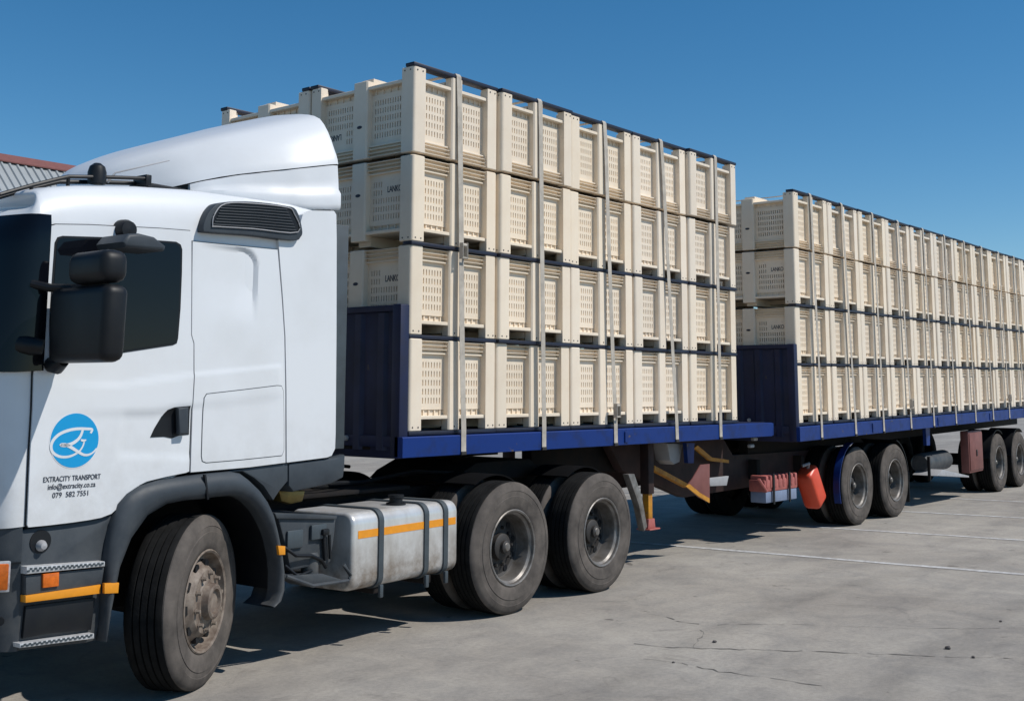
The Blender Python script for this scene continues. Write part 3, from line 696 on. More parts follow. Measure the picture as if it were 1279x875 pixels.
def rake(u, z):
    t = max(0, (-u-4.22)/.38); t = min(1, t)
    return ss(t)*(.10*max(0, z-1.85)+(.10*max(0, 1.5-z) if z < 1.5 else 0))
def inset(z, top): 
    t = max(0, min(1, (z-(top-.23))/.23)); return .15*(1-math.sqrt(max(0, 1-t*t)))
# sculpting of the side panels
CR1 = [(-3.756, 1.847), (-3.239, 1.915), (-2.541, 1.982)]
CR2 = [(-3.529, 1.693), (-3.230, 1.730), (-2.520, 1.789)]
EDGE = [(-2.754, 2.492)][0][0]; TOPR = [(-2.975, 2.728)][0][1]; LOWR = [(-2.855, 2.209)][0][1]
HB = [(-3.780, 1.405), (-3.249, 1.372), (-3.692, 1.649)]
def disp(u, z):
    d = 0.
    if -3.30 < u < -2.4 and z > 1.9:
        a, b_ = EDGE-u, (TOPR-.005)-z; r = .12
        if a < r and b_ < r: e = r-math.hypot(r-min(a, r), r-min(b_, r)) if (a > -1 and b_ > -1) else -1
        else: e = min(a, b_)
        d -= .034*ss(e/.030)*max(0, min(1, (u+3.25)/.62))*ss((z-LOWR)/.30)
    c1, c2 = lerp(CR1, u), lerp(CR2, u)
    d += .009*ss((z-c1+.012)/.024)*0+.006*(ss((c1-z)/.028)-ss((c2-z)/.05))*ss((u+4.25)/.5)*ss((-2.52-u)/.04)
    zb = HB[0][1]+(HB[1][1]-HB[0][1])*(u-HB[0][0])/(HB[1][0]-HB[0][0])                 # scoop round the door handle
    if u < -3.24:
        e = min(u-HB[0][0]+.0+(z-zb)*-.12, z-zb); d -= .007*ss(e/.05)*ss((c2-z)/.05)
    return d
def side_v(u, z): return VC+inset(z, lerp(ROOF, u))-disp(u, z)
def side_panel(poly, off, th=.012, step=.028, name='panel', m='white', parent=None, flat=False, far=False):
    """panel cut from an outline in (u, z), laid on the side of the cab, proud by off"""
    bm = bmesh.new(); f = bm.faces.new([bm.verts.new((p[0], 0, p[1])) for p in poly])
    us = [p[0] for p in poly]; zs = [p[1] for p in poly]
    if step:
        for k in range(1, int((max(us)-min(us))/step)+1): bmesh.ops.bisect_plane(bm, geom=bm.verts[:]+bm.edges[:]+bm.faces[:], plane_co=(min(us)+k*step, 0, 0), plane_no=(1, 0, 0))
        for k in range(1, int((max(zs)-min(zs))/step)+1): bmesh.ops.bisect_plane(bm, geom=bm.verts[:]+bm.edges[:]+bm.faces[:], plane_co=(0, 0, min(zs)+k*step), plane_no=(0, 0, 1))
    edge = [e for e in bm.edges if e.is_boundary]
    r = bmesh.ops.extrude_edge_only(bm, edges=edge); back = [v for v in r['geom'] if isinstance(v, bmesh.types.BMVert)]
    bs = set(back)
    for v in bm.verts:
        y = (VC if flat else side_v(v.co.x, v.co.z))-off
        v.co.y = y+(th if v in bs else 0)
        if far: v.co.y = 2*1.24-v.co.y
    b = MB(); b.bm.free(); b.bm = bm
    return obj(name, b, m, parent, 30)
def rows_for(levels, cont, push=0.):
    pass
# --- shell
def shell():
    b = MB(); L = []
    full = CONT+[(u, 2*1.24-v) for u, v in CONT[-2::-1]]
    nl = 9; angs = [k/6 for k in range(1, 7)]
    rows = []
    for (u, v) in full:
        top = lerp(ROOF, u); bot = lerp(BOT, u); col = []
        sgn = 1 if v < 1.24 else -1; front = ss((-u-4.24)/.30)
        base = .016*ss((u+4.42)/.16)*ss((-2.07-u)/.03)
        zz = [bot+(top-.23-bot)*k/(nl-1) for k in range(nl)]+[top-.23+.23*math.sin(PI/2*a) for a in angs]
        for z in zz:
            ins = inset(min(z, top), top)
            lat = 1-min(1, abs(v-1.24)/1.2)                      # 0 at the sides
            nx = front*(1-max(0, .25-lat)*2)
            col.append((u+rake(u, z)+ins*front*1.3, v+sgn*(base+ins*(1-front*.6)), z))
        rows.append(col)
    R = b.grid(rows)
    n = len(full); 
    for i in range((n-1)//2):                                    # roof and rear wall across the cab
        a0, a1, c0, c1 = R[i][-1], R[i+1][-1], R[n-1-i][-1], R[n-2-i][-1]
        if i+1 == n-2-i: b.bm.faces.new((a0, a1, c0)); continue
        prev = (a0, a1)
        for k in range(1, 9):
            t = k/8; cr = .045*math.sin(PI*t)
            if k < 8:
                p = b.bm.verts.new(a0.co.lerp(c0.co, t)+Vector((0, 0, cr))); q = b.bm.verts.new(a1.co.lerp(c1.co, t)+Vector((0, 0, cr)))
            else: p, q = c0, c1
            b.bm.faces.new((prev[0], prev[1], q, p)); prev = (p, q)
    for k in range(len(R[0])-1): b.bm.faces.new((R[0][k], R[-1][k], R[-1][k+1], R[0][k+1]))
    bmesh.ops.remove_doubles(b.bm, verts=b.bm.verts, dist=.0005)
    return b
obj('cab_shell', shell(), 'white', tr, 75)
def front_patch(v0, v1, z0f, z1f, off, m, name, nz=8, parent=None, th=.015):
    """a patch that follows the front of the cab; v0, v1 walk along the plan contour, z0f/z1f give its lower and upper edge"""
    full = CONT[8:]+[(u, 2*1.24-v) for u, v in CONT[-2:7:-1]]
    P = [Vector(p) for p in full]; S = [0.]
    for a, c in zip(P, P[1:]): S.append(S[-1]+(c-a).length)
    tot = S[-1]
    def at(s):
        for i in range(len(P)-1):
            if s <= S[i+1] or i == len(P)-2:
                t = (s-S[i])/(S[i+1]-S[i]); q = P[i].lerp(P[i+1], t); d = (P[i+1]-P[i]).normalized(); return q, Vector((d.y, -d.x)), s/tot
    n = 40; F = []; Bk = []
    for k in range(n+1):
        s = v0+(tot-v0-v1)*k/n; q, nn, t = at(s)
        if nn.x > 0 or (abs(nn.x) < .05 and (nn.y > 0) == (q.y < 1.24)): nn = -nn
        r0, r1 = [], []
        for j in range(nz+1):
            z = z0f(t)+(z1f(t)-z0f(t))*j/nz; ins = inset(min(z, lerp(ROOF, q.x)), lerp(ROOF, q.x)); fr = ss((-q.x-4.24)/.30); sg = 1 if q.y < 1.24 else -1
            base = Vector((q.x+rake(q.x, z)+ins*fr*1.3, q.y+sg*ins*(1-fr*.6)))
            p0 = base+nn*off; p1 = base+nn*(off-th)
            r0.append((p0.x, p0.y, z)); r1.append((p1.x, p1.y, z))
        F.append(r0+r1[::-1])
    b = MB(); b.grid(F, True); 
    return obj(name, b, m, parent or tr, 40)
edge_s = lambda a, c: (lambda t: a if .03 < t < .97 else c)
ws = front_patch(.25, .25, lambda t: 1.895+.03*min(1, max(0, (.12-min(t, 1-t))/.12)), lambda t: 2.765-.09*max(0, (.04-min(t, 1-t))/.04)**2, .020, 'glass', 'windscreen', 16, th=.03)
#front_patch(.40, .40, lambda t: 2.665, lambda t: 2.74, .05, 'black', 'sun_visor', 4, th=.05)
front_patch(.71, .71, lambda t: 1.17, lambda t: 1.78, .014, 'black', 'grille', 10)
for k in range(5): front_patch(.76, .76, lambda t: 1.22+.11*k, lambda t: 1.275+.11*k, .05, 'grey', 'grille_bar', 2, th=.03)
# --- door with everything on it
DOOR = [(-4.297, 1.924), (-4.296, 1.873), (-4.291, 1.700), (-4.292, 1.478), (-4.287, 1.085), (-4.279, 1.072), (-4.165, 1.072), (-4.020, 1.075), (-3.911, 1.080), (-3.840, 1.086), (-3.774, 1.103), (-3.701, 1.158), (-3.637, 1.224), (-3.595, 1.252), (-3.547, 1.270), (-3.413, 1.290), (-3.269, 1.306), (-3.246, 1.313), (-3.246, 1.720), (-3.242, 1.906), (-3.250, 2.087), (-3.271, 2.140), (-3.284, 2.476), (-3.297, 2.770), (-3.303, 2.782), (-3.527, 2.771), (-4.003, 2.737), (-4.213, 2.715), (-4.246, 2.702), (-4.262, 2.675), (-4.273, 2.621), (-4.282, 2.437), (-4.289, 2.300), (-4.295, 2.164), (-4.297, 2.003)]
side_panel(grow(DOOR, .0055), -.005, .02, name='door_seal', m='black', parent=tr)
dr = side_panel(DOOR, .006, .02, name='door', parent=tr, step=.022)
side_panel([(u, z) for u, z in DOOR], .006, .02, name='door', parent=tr, step=.06, far=True)
WIN = [(-4.198, 1.975), (-4.214, 1.959), (-4.207, 1.951), (-4.188, 1.953), (-3.771, 2.026), (-3.406, 2.085), (-3.386, 2.094), (-3.380, 2.117), (-3.371, 2.297), (-3.371, 2.519), (-3.375, 2.657), (-3.385, 2.679), (-3.412, 2.690), (-3.800, 2.673), (-4.169, 2.643), (-4.193, 2.634), (-4.204, 2.610), (-4.208, 2.426), (-4.211, 2.181)]
side_panel(grow(WIN, .013), .0085, .01, name='window_seal', m='black', parent=dr, flat=True, step=0)
side_panel(WIN, .0105, .01, name='window_glass', m='glass', parent=dr, flat=True, step=0)
side_panel(WIN, .0105, .01, name='window_glass', m='glass', parent=tr, flat=True, step=0, far=True)
HD = [(-3.532, 1.525), (-3.507, 1.575), (-3.459, 1.645), (-3.421, 1.685), (-3.376, 1.700), (-3.256, 1.708), (-3.255, 1.534), (-3.327, 1.530), (-3.378, 1.515), (-3.436, 1.526)]
side_panel(HD, .009, .012, name='handle_recess', m='black', parent=dr)
b = MB(); q = [(-3.373, 1.695), (-3.297, 1.701), (-3.293, 1.542), (-3.360, 1.539)]; b.prism(q, 'y', -.008, .03, .010, 3); obj('door_handle', b, 'grey', dr)
# lettering and emblem printed on the door
def flat_line(pts, w, y, name, m, parent):
    P = [Vector((p[0], 0, p[1])) for p in pts]; Q = []
    for i in range(len(P)-1):                                     # Catmull-Rom through the drawn points
        a, b_, c, d = P[max(0, i-1)], P[i], P[i+1], P[min(len(P)-1, i+2)]
        for k in range(6):
            t = k/6; Q.append(.5*((2*b_)+(c-a)*t+(2*a-5*b_+4*c-d)*t*t+(3*b_-a-3*c+d)*t**3))
    Q.append(P[-1]); rows = []
    for i, p in enumerate(Q):
        d = (Q[min(i+1, len(Q)-1)]-Q[max(i-1, 0)]).normalized(); s = Vector((-d.z, 0, d.x)); ww = w*(.55+.45*math.sin(PI*min(1, .12+i/len(Q))))
        rows.append([(p.x-s.x*ww/2, y, p.z-s.z*ww/2), (p.x+s.x*ww/2, y, p.z+s.z*ww/2)])
    mb = MB(); mb.grid(rows); return obj(name, mb, m, parent, 0)
YP = VC-.0085
cu, cz = [(-4.031, 1.523)][0]; ru, rz = .149, .149
b = MB(); b.prism([(cu+(ru+.006)*math.cos(2*PI*k/48), cz+(rz+.006)*math.sin(2*PI*k/48)) for k in range(48)], 'y', YP+.0012, YP+.012); obj('emblem_rim', b, 'white', dr, 0)
b = MB(); b.prism([(cu+ru*math.cos(2*PI*k/48), cz+rz*math.sin(2*PI*k/48)) for k in range(48)], 'y', YP, YP+.012); obj('emblem_disc', b, 'logoblue', dr, 0)
def em(pts): return [(cu+(x-316)/150*ru, cz-(y-338-(-.068*(x-316)))/157*rz) for x, y in pts]
flat_line(em([(412, 292), (421, 270), (385, 268), (330, 270), (275, 281), (220, 305), (184, 340), (172, 378), (185, 412), (225, 433), (275, 434), (320, 418), (352, 394), (370, 362), (374, 338)]), .017, YP-.0007, 'emblem_stroke', 'white', dr)
flat_line(em([(362, 272), (352, 305), (334, 332), (300, 356), (262, 368), (230, 367), (262, 366), (300, 382), (340, 404), (378, 420), (410, 417), (436, 402), (456, 380)]), .019, YP-.0014, 'emblem_stroke', 'white', dr)
flat_line(em([(352, 334), (368, 337), (386, 333)]), .013, YP-.0021, 'emblem_stroke', 'white', dr)
def text(body, x0, x1, z, size, parent):
    c = bpy.data.curves.new('lettering', 'FONT'); c.body = body; c.size = size; c.extrude = .0005; c.align_x = 'CENTER'; c.offset = .0003; c.materials.append(M['print'])
    me = font_mesh(c); xs = [v.co.x for v in me.vertices]; w = max(xs)-min(xs)
    o = put('lettering', me, parent, ((x0+x1)/2, YP, z), (PI/2, 0, 0)); o.scale = ((x1-x0)/w, 1, 1)
t0 = [(-4.210, 1.304), (-3.858, 1.304), (-4.180, 1.260), (-3.888, 1.260), (-4.147, 1.217), (-3.928, 1.215)]
text('EXTRACITY TRANSPORT', t0[0][0], t0[1][0], t0[0][1], .040, dr)
text('info@extracity.co.za', t0[2][0], t0[3][0], t0[2][1]+.003, .040, dr)
text('079  582 7551', t0[4][0], t0[5][0], t0[4][1], .040, dr)
# --- sleeper side
SLP = [(-3.285, 2.718), (-2.975, 2.725), (-2.595, 2.735), (-2.548, 2.427), (-2.514, 2.161), (-2.492, 1.800), (-2.473, 1.330), (-2.779, 1.315), (-3.234, 1.307), (-3.238, 1.720), (-3.234, 1.906), (-3.243, 2.090), (-3.264, 2.143), (-3.277, 2.477)]
side_panel(grow(SLP, .0055), -.005, .02, name='panel_seam', m='black', parent=tr)
side_panel(SLP, .006, .02, name='sleeper_panel', parent=tr, step=.014)
side_panel(SLP, .006, .02, name='sleeper_panel', parent=tr, step=.06, far=True)
RRP = [(-2.590, 2.800), (-2.559, 2.825), (-2.417, 2.874), (-2.378, 3.000), (-2.290, 3.039), (-2.084, 3.063), (-2.061, 3.040), (-2.051, 2.858), (-2.032, 2.180), (-2.019, 1.514), (-2.021, 1.405), (-2.052, 1.359), (-2.097, 1.348), (-2.461, 1.330), (-2.481, 1.800), (-2.504, 2.161), (-2.537, 2.427)]
side_panel(RRP, .006, .05, name='rear_panel', parent=tr, step=.0, flat=True)
side_panel(RRP, .006, .02, name='rear_panel', parent=tr, step=.08, far=True)
BND = [(-4.261, 2.714), (-4.228, 2.727), (-4.004, 2.751), (-3.527, 2.785), (-3.294, 2.798), (-3.257, 2.830), (-3.218, 2.926), (-3.166, 2.999), (-3.302, 3.011), (-3.538, 2.993), (-3.847, 2.945), (-4.074, 2.904), (-4.196, 2.855)]
LID = [(-3.159, 1.754), (-3.141, 1.779), (-2.871, 1.804), (-2.570, 1.834), (-2.529, 1.832), (-2.511, 1.800), (-2.497, 1.579), (-2.492, 1.411), (-2.508, 1.379), (-2.853, 1.366), (-3.122, 1.360), (-3.151, 1.370), (-3.159, 1.402), (-3.161, 1.592)]
b = MB(); LP = [(u, VC-.0075-disp(u, z)*0, z) for u, z in LID]
side_panel(grow(LID, .004), .0068, .008, name='lid_seam', m='grey', parent=tr)
side_panel(grow(LID, -.001), .0095, .008, name='locker_lid', parent=tr)
# --- dark rear fairing
b = MB(); b.prism([(-2.045, .085), (-1.905, .065), (-1.885, .085), (-1.885, .13), (-2.04, .14)], 'z', 1.40, 2.98, .004); obj('rear_fairing', b, 'straps', tr)
b = MB(); b.prism([(-2.045, 2.395), (-1.84, 2.42), (-1.80, 2.395), (-1.80, 2.35), (-2.04, 2.34)], 'z', 1.38, 2.98, .004); obj('rear_fairing', b, 'grey', tr)
# --- roof air deflector
ZT = [(-3.38, 3.12), (-3.36, 3.21), (-3.33, 3.275), (-3.21, 3.375), (-2.93, 3.512), (-2.69, 3.612), (-2.41, 3.722), (-2.2, 3.805), (-2.03, 3.872), (-1.98, 3.885)]
ZC = [(-3.38, 3.055), (-3.2, 3.10), (-2.9, 3.207), (-2.7, 3.265), (-2.38, 3.336), (-2.038, 3.414), (-1.98, 3.42)]
HW = [(-3.38, .12), (-3.36, .22), (-3.3, .37), (-3.2, .52), (-3.05, .685), (-2.9, .79), (-2.7, .905), (-2.5, .995), (-2.3, 1.07), (-2.03, 1.131), (-1.98, 1.134)]
PROF = [(0, 0), (.008, .08), (.022, .16), (.043, .25), (.075, .40), (.113, .55), (.155, .68), (.201, .785), (.26, .85), (.322, .89), (.40, .922), (.49, .945), (.58, .966), (.67, .985), (.85, .997), (1.132, 1.0)]
LOW = [(-3.0, 3.095), (-2.87, 3.10), (-2.62, 3.085), (-2.45, 3.068), (-2.25, 3.06), (-2.02, 3.083), (-1.98, 3.085)]
def deflector():
    b = MB(); rows = []
    us = [-3.38, -3.37, -3.355, -3.33, -3.3, -3.25, -3.2, -3.12, -3.05, -2.97, -2.9, -2.8, -2.7, -2.6, -2.5, -2.4, -2.3, -2.2, -2.1, -2.05, -2.02, -2.0, -1.985]
    zt_, zc_, hw_ = catmull(ZT, 4), catmull(ZC, 4), catmull(HW, 4)
    for u in us:
        zt, zc, hw = lerp(zt_, u), lerp(zc_, u), lerp(hw_, u)
        half = [(u, 1.24-hw+a/1.132*hw, zc+(zt-zc)*h) for a, h in PROF]
        rows.append(half+[(x, 2*1.24-y, z) for x, y, z in half[-2::-1]])
    rows.append([(x-.05, 1.24+(y-1.24)*.93, z-.05 if z > 3.5 else z) for x, y, z in rows[-1]])
    R = b.grid(rows); b.bm.faces.new(R[0]); return b
sp = obj('roof_deflector', deflector(), 'white', tr, 60)
b = MB(); rows = []
for k in range(26):
    u = -3.375+(3.375-2.02)*k/25; e = 1.24-lerp(HW, u)+.025; z = lerp(ZC, u)+.012
    rows.append([(u, e, 3.0), (u, e, z), (u, 2*1.24-e, z), (u, 2*1.24-e, 3.0)])
R = b.grid(rows); b.bm.faces.new(R[0]); b.bm.faces.new(R[-1][::-1]); obj('deflector_base', b, 'black', tr)
def skirt_rows(far=False):
    rows = []
    for k in range(25):
        u = -2.97+(2.97-1.985)*k/24; zl, zc = lerp(LOW, u), lerp(ZC, u)-.007; e = 1.24-lerp(HW, u); c = []
        for t, v in ((0, -.022), (.03, -.034), (.12, -.038), (.36, -.036), (.46, -.012), (.7, -.006), (1, .004)):
            c.append((u, e+v*(1 if u > -2.9 else .5), zl+(zc-zl)*t))
        c.append((u, e+.10, zc)); rows.append([(x, 2*1.24-y if far else y, z) for x, y, z in c])
    rows.append([(x-.004, y+(.06 if not far else -.06), z) for x, y, z in rows[-1]])
    f0 = [(x+.01, y+(.12 if not far else -.12), z) for x, y, z in rows[0]]
    return [f0]+rows
for far in (False, True):
    b = MB(); b.grid(skirt_rows(far)); obj('deflector_skirt', b, 'white', tr, 50)
b = MB(); b.prism([(-3.40, .42), (-2.92, .44), (-2.90, .60), (-3.36, .62)], 'z', 3.06, 3.125, .015); obj('deflector_hinge', b, 'black', tr)
# --- air intake grille high on the side
VT = [(-3.237, 2.794), (-3.222, 2.866), (-3.176, 2.935), (-3.090, 2.987), (-2.850, 3.023), (-2.582, 3.033), (-2.470, 3.016), (-2.412, 2.888), (-2.427, 2.834), (-2.495, 2.806), (-2.841, 2.801), (-3.188, 2.783)]
VT = soften(VT); b = MB(); b.prism(VT, 'y', -.004, .25, .018, 3); vt = obj('air_intake', b, 'grey', tr)
VI = [(-3.174, 2.826), (-3.162, 2.899), (-3.080, 2.978), (-2.853, 3.009), (-2.571, 3.021), (-2.502, 2.992), (-2.461, 2.865), (-2.846, 2.844), (-3.143, 2.824)]
VI = soften(VI); b = MB(); b.prism(VI, 'y', -.0075, -.0041); obj('grille_back', b, 'black', vt)
b = MB(); n = len(VI); b.tube([(u, -.012, z) for u, z in VI], .004, 6, closed=True); obj('grille_rim', b, 'lightgrey', vt)
for k in range(8):
    t = (k+.6)/8; a = [(-3.085, 2.975), (-3.173, 2.828)]; c = [(-2.569, 3.018), (-2.470, 2.869)]
    lx = a[0][0]+(a[1][0]-a[0][0])*(t if t > .45 else t*.5+.16*t); lz = a[0][1]+(a[1][1]-a[0][1])*t; rx = c[0][0]+(c[1][0]-c[0][0])*t; rz_ = c[0][1]+(c[1][1]-c[0][1])*t
    b = MB(); b.tube([(lx-.02*(1 if t < .5 else 0), -.011, lz), ((lx+rx)/2, -.011, (lz+rz_)/2+.004), (rx, -.011, rz_)], .0032, 6); obj('slat', b, 'grey', vt)
# --- things on the roof
b = MB(); q = [(-4.406, 2.884), (-4.218, 2.963), (-4.045, 3.029), (-3.989, 3.049), (-3.755, 3.082), (-3.438, 3.120)]
b.tube([(u, .30, z) for u, z in q], .012, 8); b.tube([(u, .40, z-.02) for u, z in q], .014, 8)
for k in (1, 3, 5): b.tube([(q[k][0], .30, q[k][1]), (q[k][0]+.01, .32, q[k][1]-.07)], .012, 6)
b.box(q[5][0]-.03, q[5][0]+.012, .28, .42, q[5][1]-.05, q[5][1]+.022, .006); obj('roof_rail', b, 'black', tr)
q = [(-3.788, 3.073)][0]; b = MB(); b.lathe([(.055, -.02), (.055, .05), (.045, .085), (.02, .105), (0, .108)], 20, axis='z'); obj('roof_beacon', b, 'black', tr, loc=(q[0], .32, q[1]-.015))
q = [(-3.702, 3.113), (-3.663, 3.124), (-3.288, 3.260)]; b = MB(); b.tube([(q[0][0], .34, q[0][1]-.05), (q[1][0], .32, q[1][1]), (q[2][0], .30, q[2][1])], [.012, .006, .004], 6); obj('antenna', b, 'lightgrey', tr)
# --- mirrors: heads stand out from the pillar on two arms
def mirror(y, s, parent):
    """s = -1 near side, +1 far side (mirrored about the cab)"""
    F = lambda v: v if s < 0 else 2*1.24-v
    b = MB(); b.box(-4.275, -4.13, F(-.575) if s < 0 else F(-.02), F(-.02) if s < 0 else F(-.575), 1.945, 2.352, .05, 4)
    for v in b.bm.verts:
        if v.co.z < 2.1: v.co.y += (.02 if s < 0 else -.02)*(2.1-v.co.z)/.15*(1 if (v.co.y < -.3 if s < 0 else v.co.y > 2.78) else -1)
    obj('main_mirror', b, 'black', parent, 50)
    b = MB(); b.box(-4.29, -4.13, min(F(-.56), F(-.20)), max(F(-.56), F(-.20)), 2.362, 2.535, .055, 4)
    obj('wide_angle_mirror', b, 'black', parent, 50)
    b = MB(); b.tube([(-4.33, F(.05), 2.375), (-4.26, F(-.02), 2.355), (-4.2, F(-.14), 2.352)], [.026, .024, .022], 10); b.tube([(-4.2, F(-.10), 2.352), (-4.2, F(-.45), 2.357)], .02, 8); obj('mirror_arm', b, 'black', parent)
    b = MB(); b.tube([(-4.36, F(.07), 2.045), (-4.33, F(.0), 2.035), (-4.29, F(-.03), 2.03)], [.05, .048, .04], 12); obj('mirror_pivot', b, 'black', parent)
    b = MB(); b.tube([(-4.20, F(.045), 1.94), (-4.20, F(-.03), 1.93), (-4.2, F(-.09), 1.955)], [.042, .045, .03], 12); obj('mirror_arm', b, 'black', parent)
mirror(0, -1, tr); mirror(0, 1, tr)
# kerb mirror over the door window
q = [(-3.777, 2.732)][0]
b = MB(); b.lathe([(0, -.055), (.05, -.05), (.062, -.02), (.066, .06)], 18); obj('kerb_mirror_foot', b, 'black', tr, loc=(q[0], .03, q[1]))
b = MB(); b.prism([(-3.99, 2.585), (-4.01, 2.615), (-3.97, 2.665), (-3.90, 2.675), (-3.80, 2.665), (-3.72, 2.62), (-3.73, 2.59)], 'y', -.30, -.03, .03, 3)
obj('kerb_mirror', b, 'grey', tr)
# --- bumper, lamps, steps
BLW = lambda t: .43
bp = front_patch(.31, .31, BLW, lambda t: 1.075+.03*min(1, max(0, (.1-min(t, 1-t))/.1)), -.012, 'grey', 'bumper', 8, th=.05)
front_patch(.315, .315, lambda t: .885, lambda t: .893, .002, 'black', 'bumper_seam', 1, parent=bp, th=.02)
q = [(-4.424, 0.924), (-4.336, 0.912), (-4.332, 0.765), (-4.414, 0.765)]
b = MB(); b.prism([(-4.475, .115), (-4.365, .04), (-4.36, .06), (-4.47, .135)], 'z', .745, .905, .006); obj('indicator_frame', b, 'alutread', tr)
b = MB(); b.prism([(-4.473, .108), (-4.377, .037), (-4.372, .05), (-4.468, .125)], 'z', .757, .892, .006); obj('indicator', b, 'lens', tr)
b = MB(); b.lathe([(0, 0), (.022, 0), (.022, .02)], 16); obj('tow_socket', b, 'black', tr, loc=(-4.405, .045, .60), rot=(0, 0, -.6))
SK = [(-4.311, 1.050), (-4.277, 1.062), (-3.917, 1.073), (-3.780, 1.089), (-3.714, 1.130), (-3.772, 1.037), (-3.800, 0.888), (-3.799, 0.668), (-3.799, 0.494), (-3.820, 0.410), (-3.880, 0.405), (-4.132, 0.423), (-4.285, 0.432), (-4.295, 0.487), (-4.301, 0.775)]
b = MB(); b.prism(SK, 'y', .06, .30, .012); obj('step_well', b, 'grey', tr)
def plank(pl, y0, y1, m, name, bev=.006, parent=tr): b = MB(); b.prism(pl, 'y', y0, y1, bev); return obj(name, b, m, parent)
s1 = plank([(-4.300, 0.872), (-3.827, 0.847), (-3.825, 0.820), (-4.298, 0.833)], -.005, .19, 'alutread', 'upper_step')
s2 = plank([(-4.315, 0.481), (-3.874, 0.464), (-3.872, 0.436), (-4.311, 0.458)], -.005, .19, 'alutread', 'lower_step')
for st, pl, n in ((s1, [(-4.297, 0.868), (-3.838, 0.843), (-3.838, 0.828), (-4.295, 0.841)], 17), (s2, [(-4.309, 0.477), (-3.888, 0.463), (-3.887, 0.447), (-4.308, 0.464)], 15)):
    b = MB()
    for k in range(n):
        for r in range(2):
            t = (k+.5*r+.3)/n; u = pl[0][0]+(pl[1][0]-pl[0][0])*t; zt = pl[0][1]+(pl[1][1]-pl[0][1])*t; zb = pl[3][1]+(pl[2][1]-pl[3][1])*t; z = zb+(zt-zb)*(.3+.42*r)
            b.box(u-.007, u+.007, -.0075, -.004, z-.005, z+.005)
    o = obj('tread_studs', b, 'straps', st, 0); o['kind'] = 'stuff'
plank([(-4.292, 0.825), (-3.818, 0.812), (-3.829, 0.721), (-4.285, 0.721)], .012, .058, 'grey', 'step_riser')
plank([(-4.292, 0.721), (-3.843, 0.722), (-3.843, 0.674), (-4.290, 0.685)], .004, .057, 'orange', 'reflective_tape', .001)
plank([(-4.202, 0.822), (-4.106, 0.821), (-4.104, 0.747), (-4.198, 0.749)], -.004, .03, 'lens', 'marker_lamp', .006)
plank([(-4.267, 0.659), (-3.853, 0.649), (-3.869, 0.478), (-4.137, 0.499), (-4.275, 0.496)], .035, .0595, 'black', 'step_recess', .002)
b = MB(); b.lathe([(0, -.03), (.018, -.025), (.03, 0), (.03, .03)], 16); obj('tie_ball', b, 'lightgrey', tr, loc=(*[([(-4.190, 0.966)][0][0])], .045, [(-4.190, 0.966)][0][1]))
b = MB(); b.lathe([(0, -.002), (.062, -.001), (.062, .02)], 24); obj('ball_recess', b, 'black', tr, loc=([(-4.191, 0.978)][0][0], .056, [(-4.191, 0.987)][0][1]))
# --- front wheel arch
OUT = [(-3.805, 0.411), (-3.807, 0.651), (-3.803, 0.847), (-3.784, 0.987), (-3.738, 1.152), (-3.680, 1.207), (-3.607, 1.245), (-3.470, 1.272), (-3.310, 1.282), (-3.156, 1.290), (-2.934, 1.295), (-2.863, 1.281), (-2.793, 1.238), (-2.715, 1.178), (-2.645, 1.102), (-2.588, 1.012), (-2.550, 0.907), (-2.506, 0.755), (-2.482, 0.640), (-2.477, 0.523), (-2.505, 0.451), (-2.571, 0.415)]
INN = [(-3.804, 0.407), (-3.771, 0.536), (-3.741, 0.664), (-3.719, 0.789), (-3.651, 0.943), (-3.540, 1.073), (-3.401, 1.132), (-3.274, 1.142), (-3.150, 1.142), (-3.034, 1.147), (-2.928, 1.147), (-2.857, 1.132), (-2.787, 1.097), (-2.716, 1.037), (-2.664, 0.972), (-2.617, 0.898), (-2.588, 0.834), (-2.553, 0.724), (-2.539, 0.632), (-2.538, 0.516), (-2.556, 0.458), (-2.592, 0.433)]
b = MB(); rows = []
for (a, c) in zip(OUT, INN):
    a, c = Vector(a), Vector(c); d = (c-a)
    P = lambda t, y: (a.x+d.x*t, y, a.y+d.y*t)
    rows.append([P(-.02, .30), P(-.02, .06), P(.0, .025), P(.10, .0), P(.35, -.018), P(.55, -.022), P(.75, -.014), P(.93, .004), P(1., .03), P(1.0, .10)])
b.grid(rows); obj('wheel_arch', b, 'grey', tr, 60)
plank([(-3.838, 0.731), (-3.745, 0.723), (-3.747, 0.667), (-3.835, 0.675)], -.0255, -.005, 'orange', 'reflective_tape', .001)
plank([(-2.570, 0.809), (-2.509, 0.800), (-2.507, 0.746), (-2.558, 0.749)], -.027, -.005, 'orange', 'reflective_tape', .001)
plank([(-3.175, 1.293), (-3.161, 1.293), (-3.133, 1.142), (-3.147, 1.140)], -.0235, -.004, 'black', 'arch_seam', .001)
b = MB(); inn = INN[2:-2]; rows = [[(u, .10, z+.005), (u, .9, z+.005)] for u, z in inn]; b.grid(rows); obj('inner_arch', b, 'black', tr)
plank([(-3.130, 1.285), (-2.817, 1.308), (-2.438, 1.324), (-2.434, 1.208), (-2.502, 1.150), (-2.554, 1.091), (-2.640, 1.189), (-2.722, 1.245), (-2.816, 1.290)], .05, .3, 'grey', 'sill', .004)
plank([(-2.431, 1.324), (-1.998, 1.345), (-1.905, 1.360), (-1.906, 1.272), (-1.919, 1.201), (-2.030, 1.166), (-2.382, 1.133), (-2.426, 1.176)], .045, .5, 'grey', 'side_skirt', .02)
plank([(-2.377, 1.137), (-2.126, 1.118), (-2.149, 1.044), (-2.258, 1.033), (-2.346, 1.058)], .20, .36, 'brass', 'filler_cap', .02)
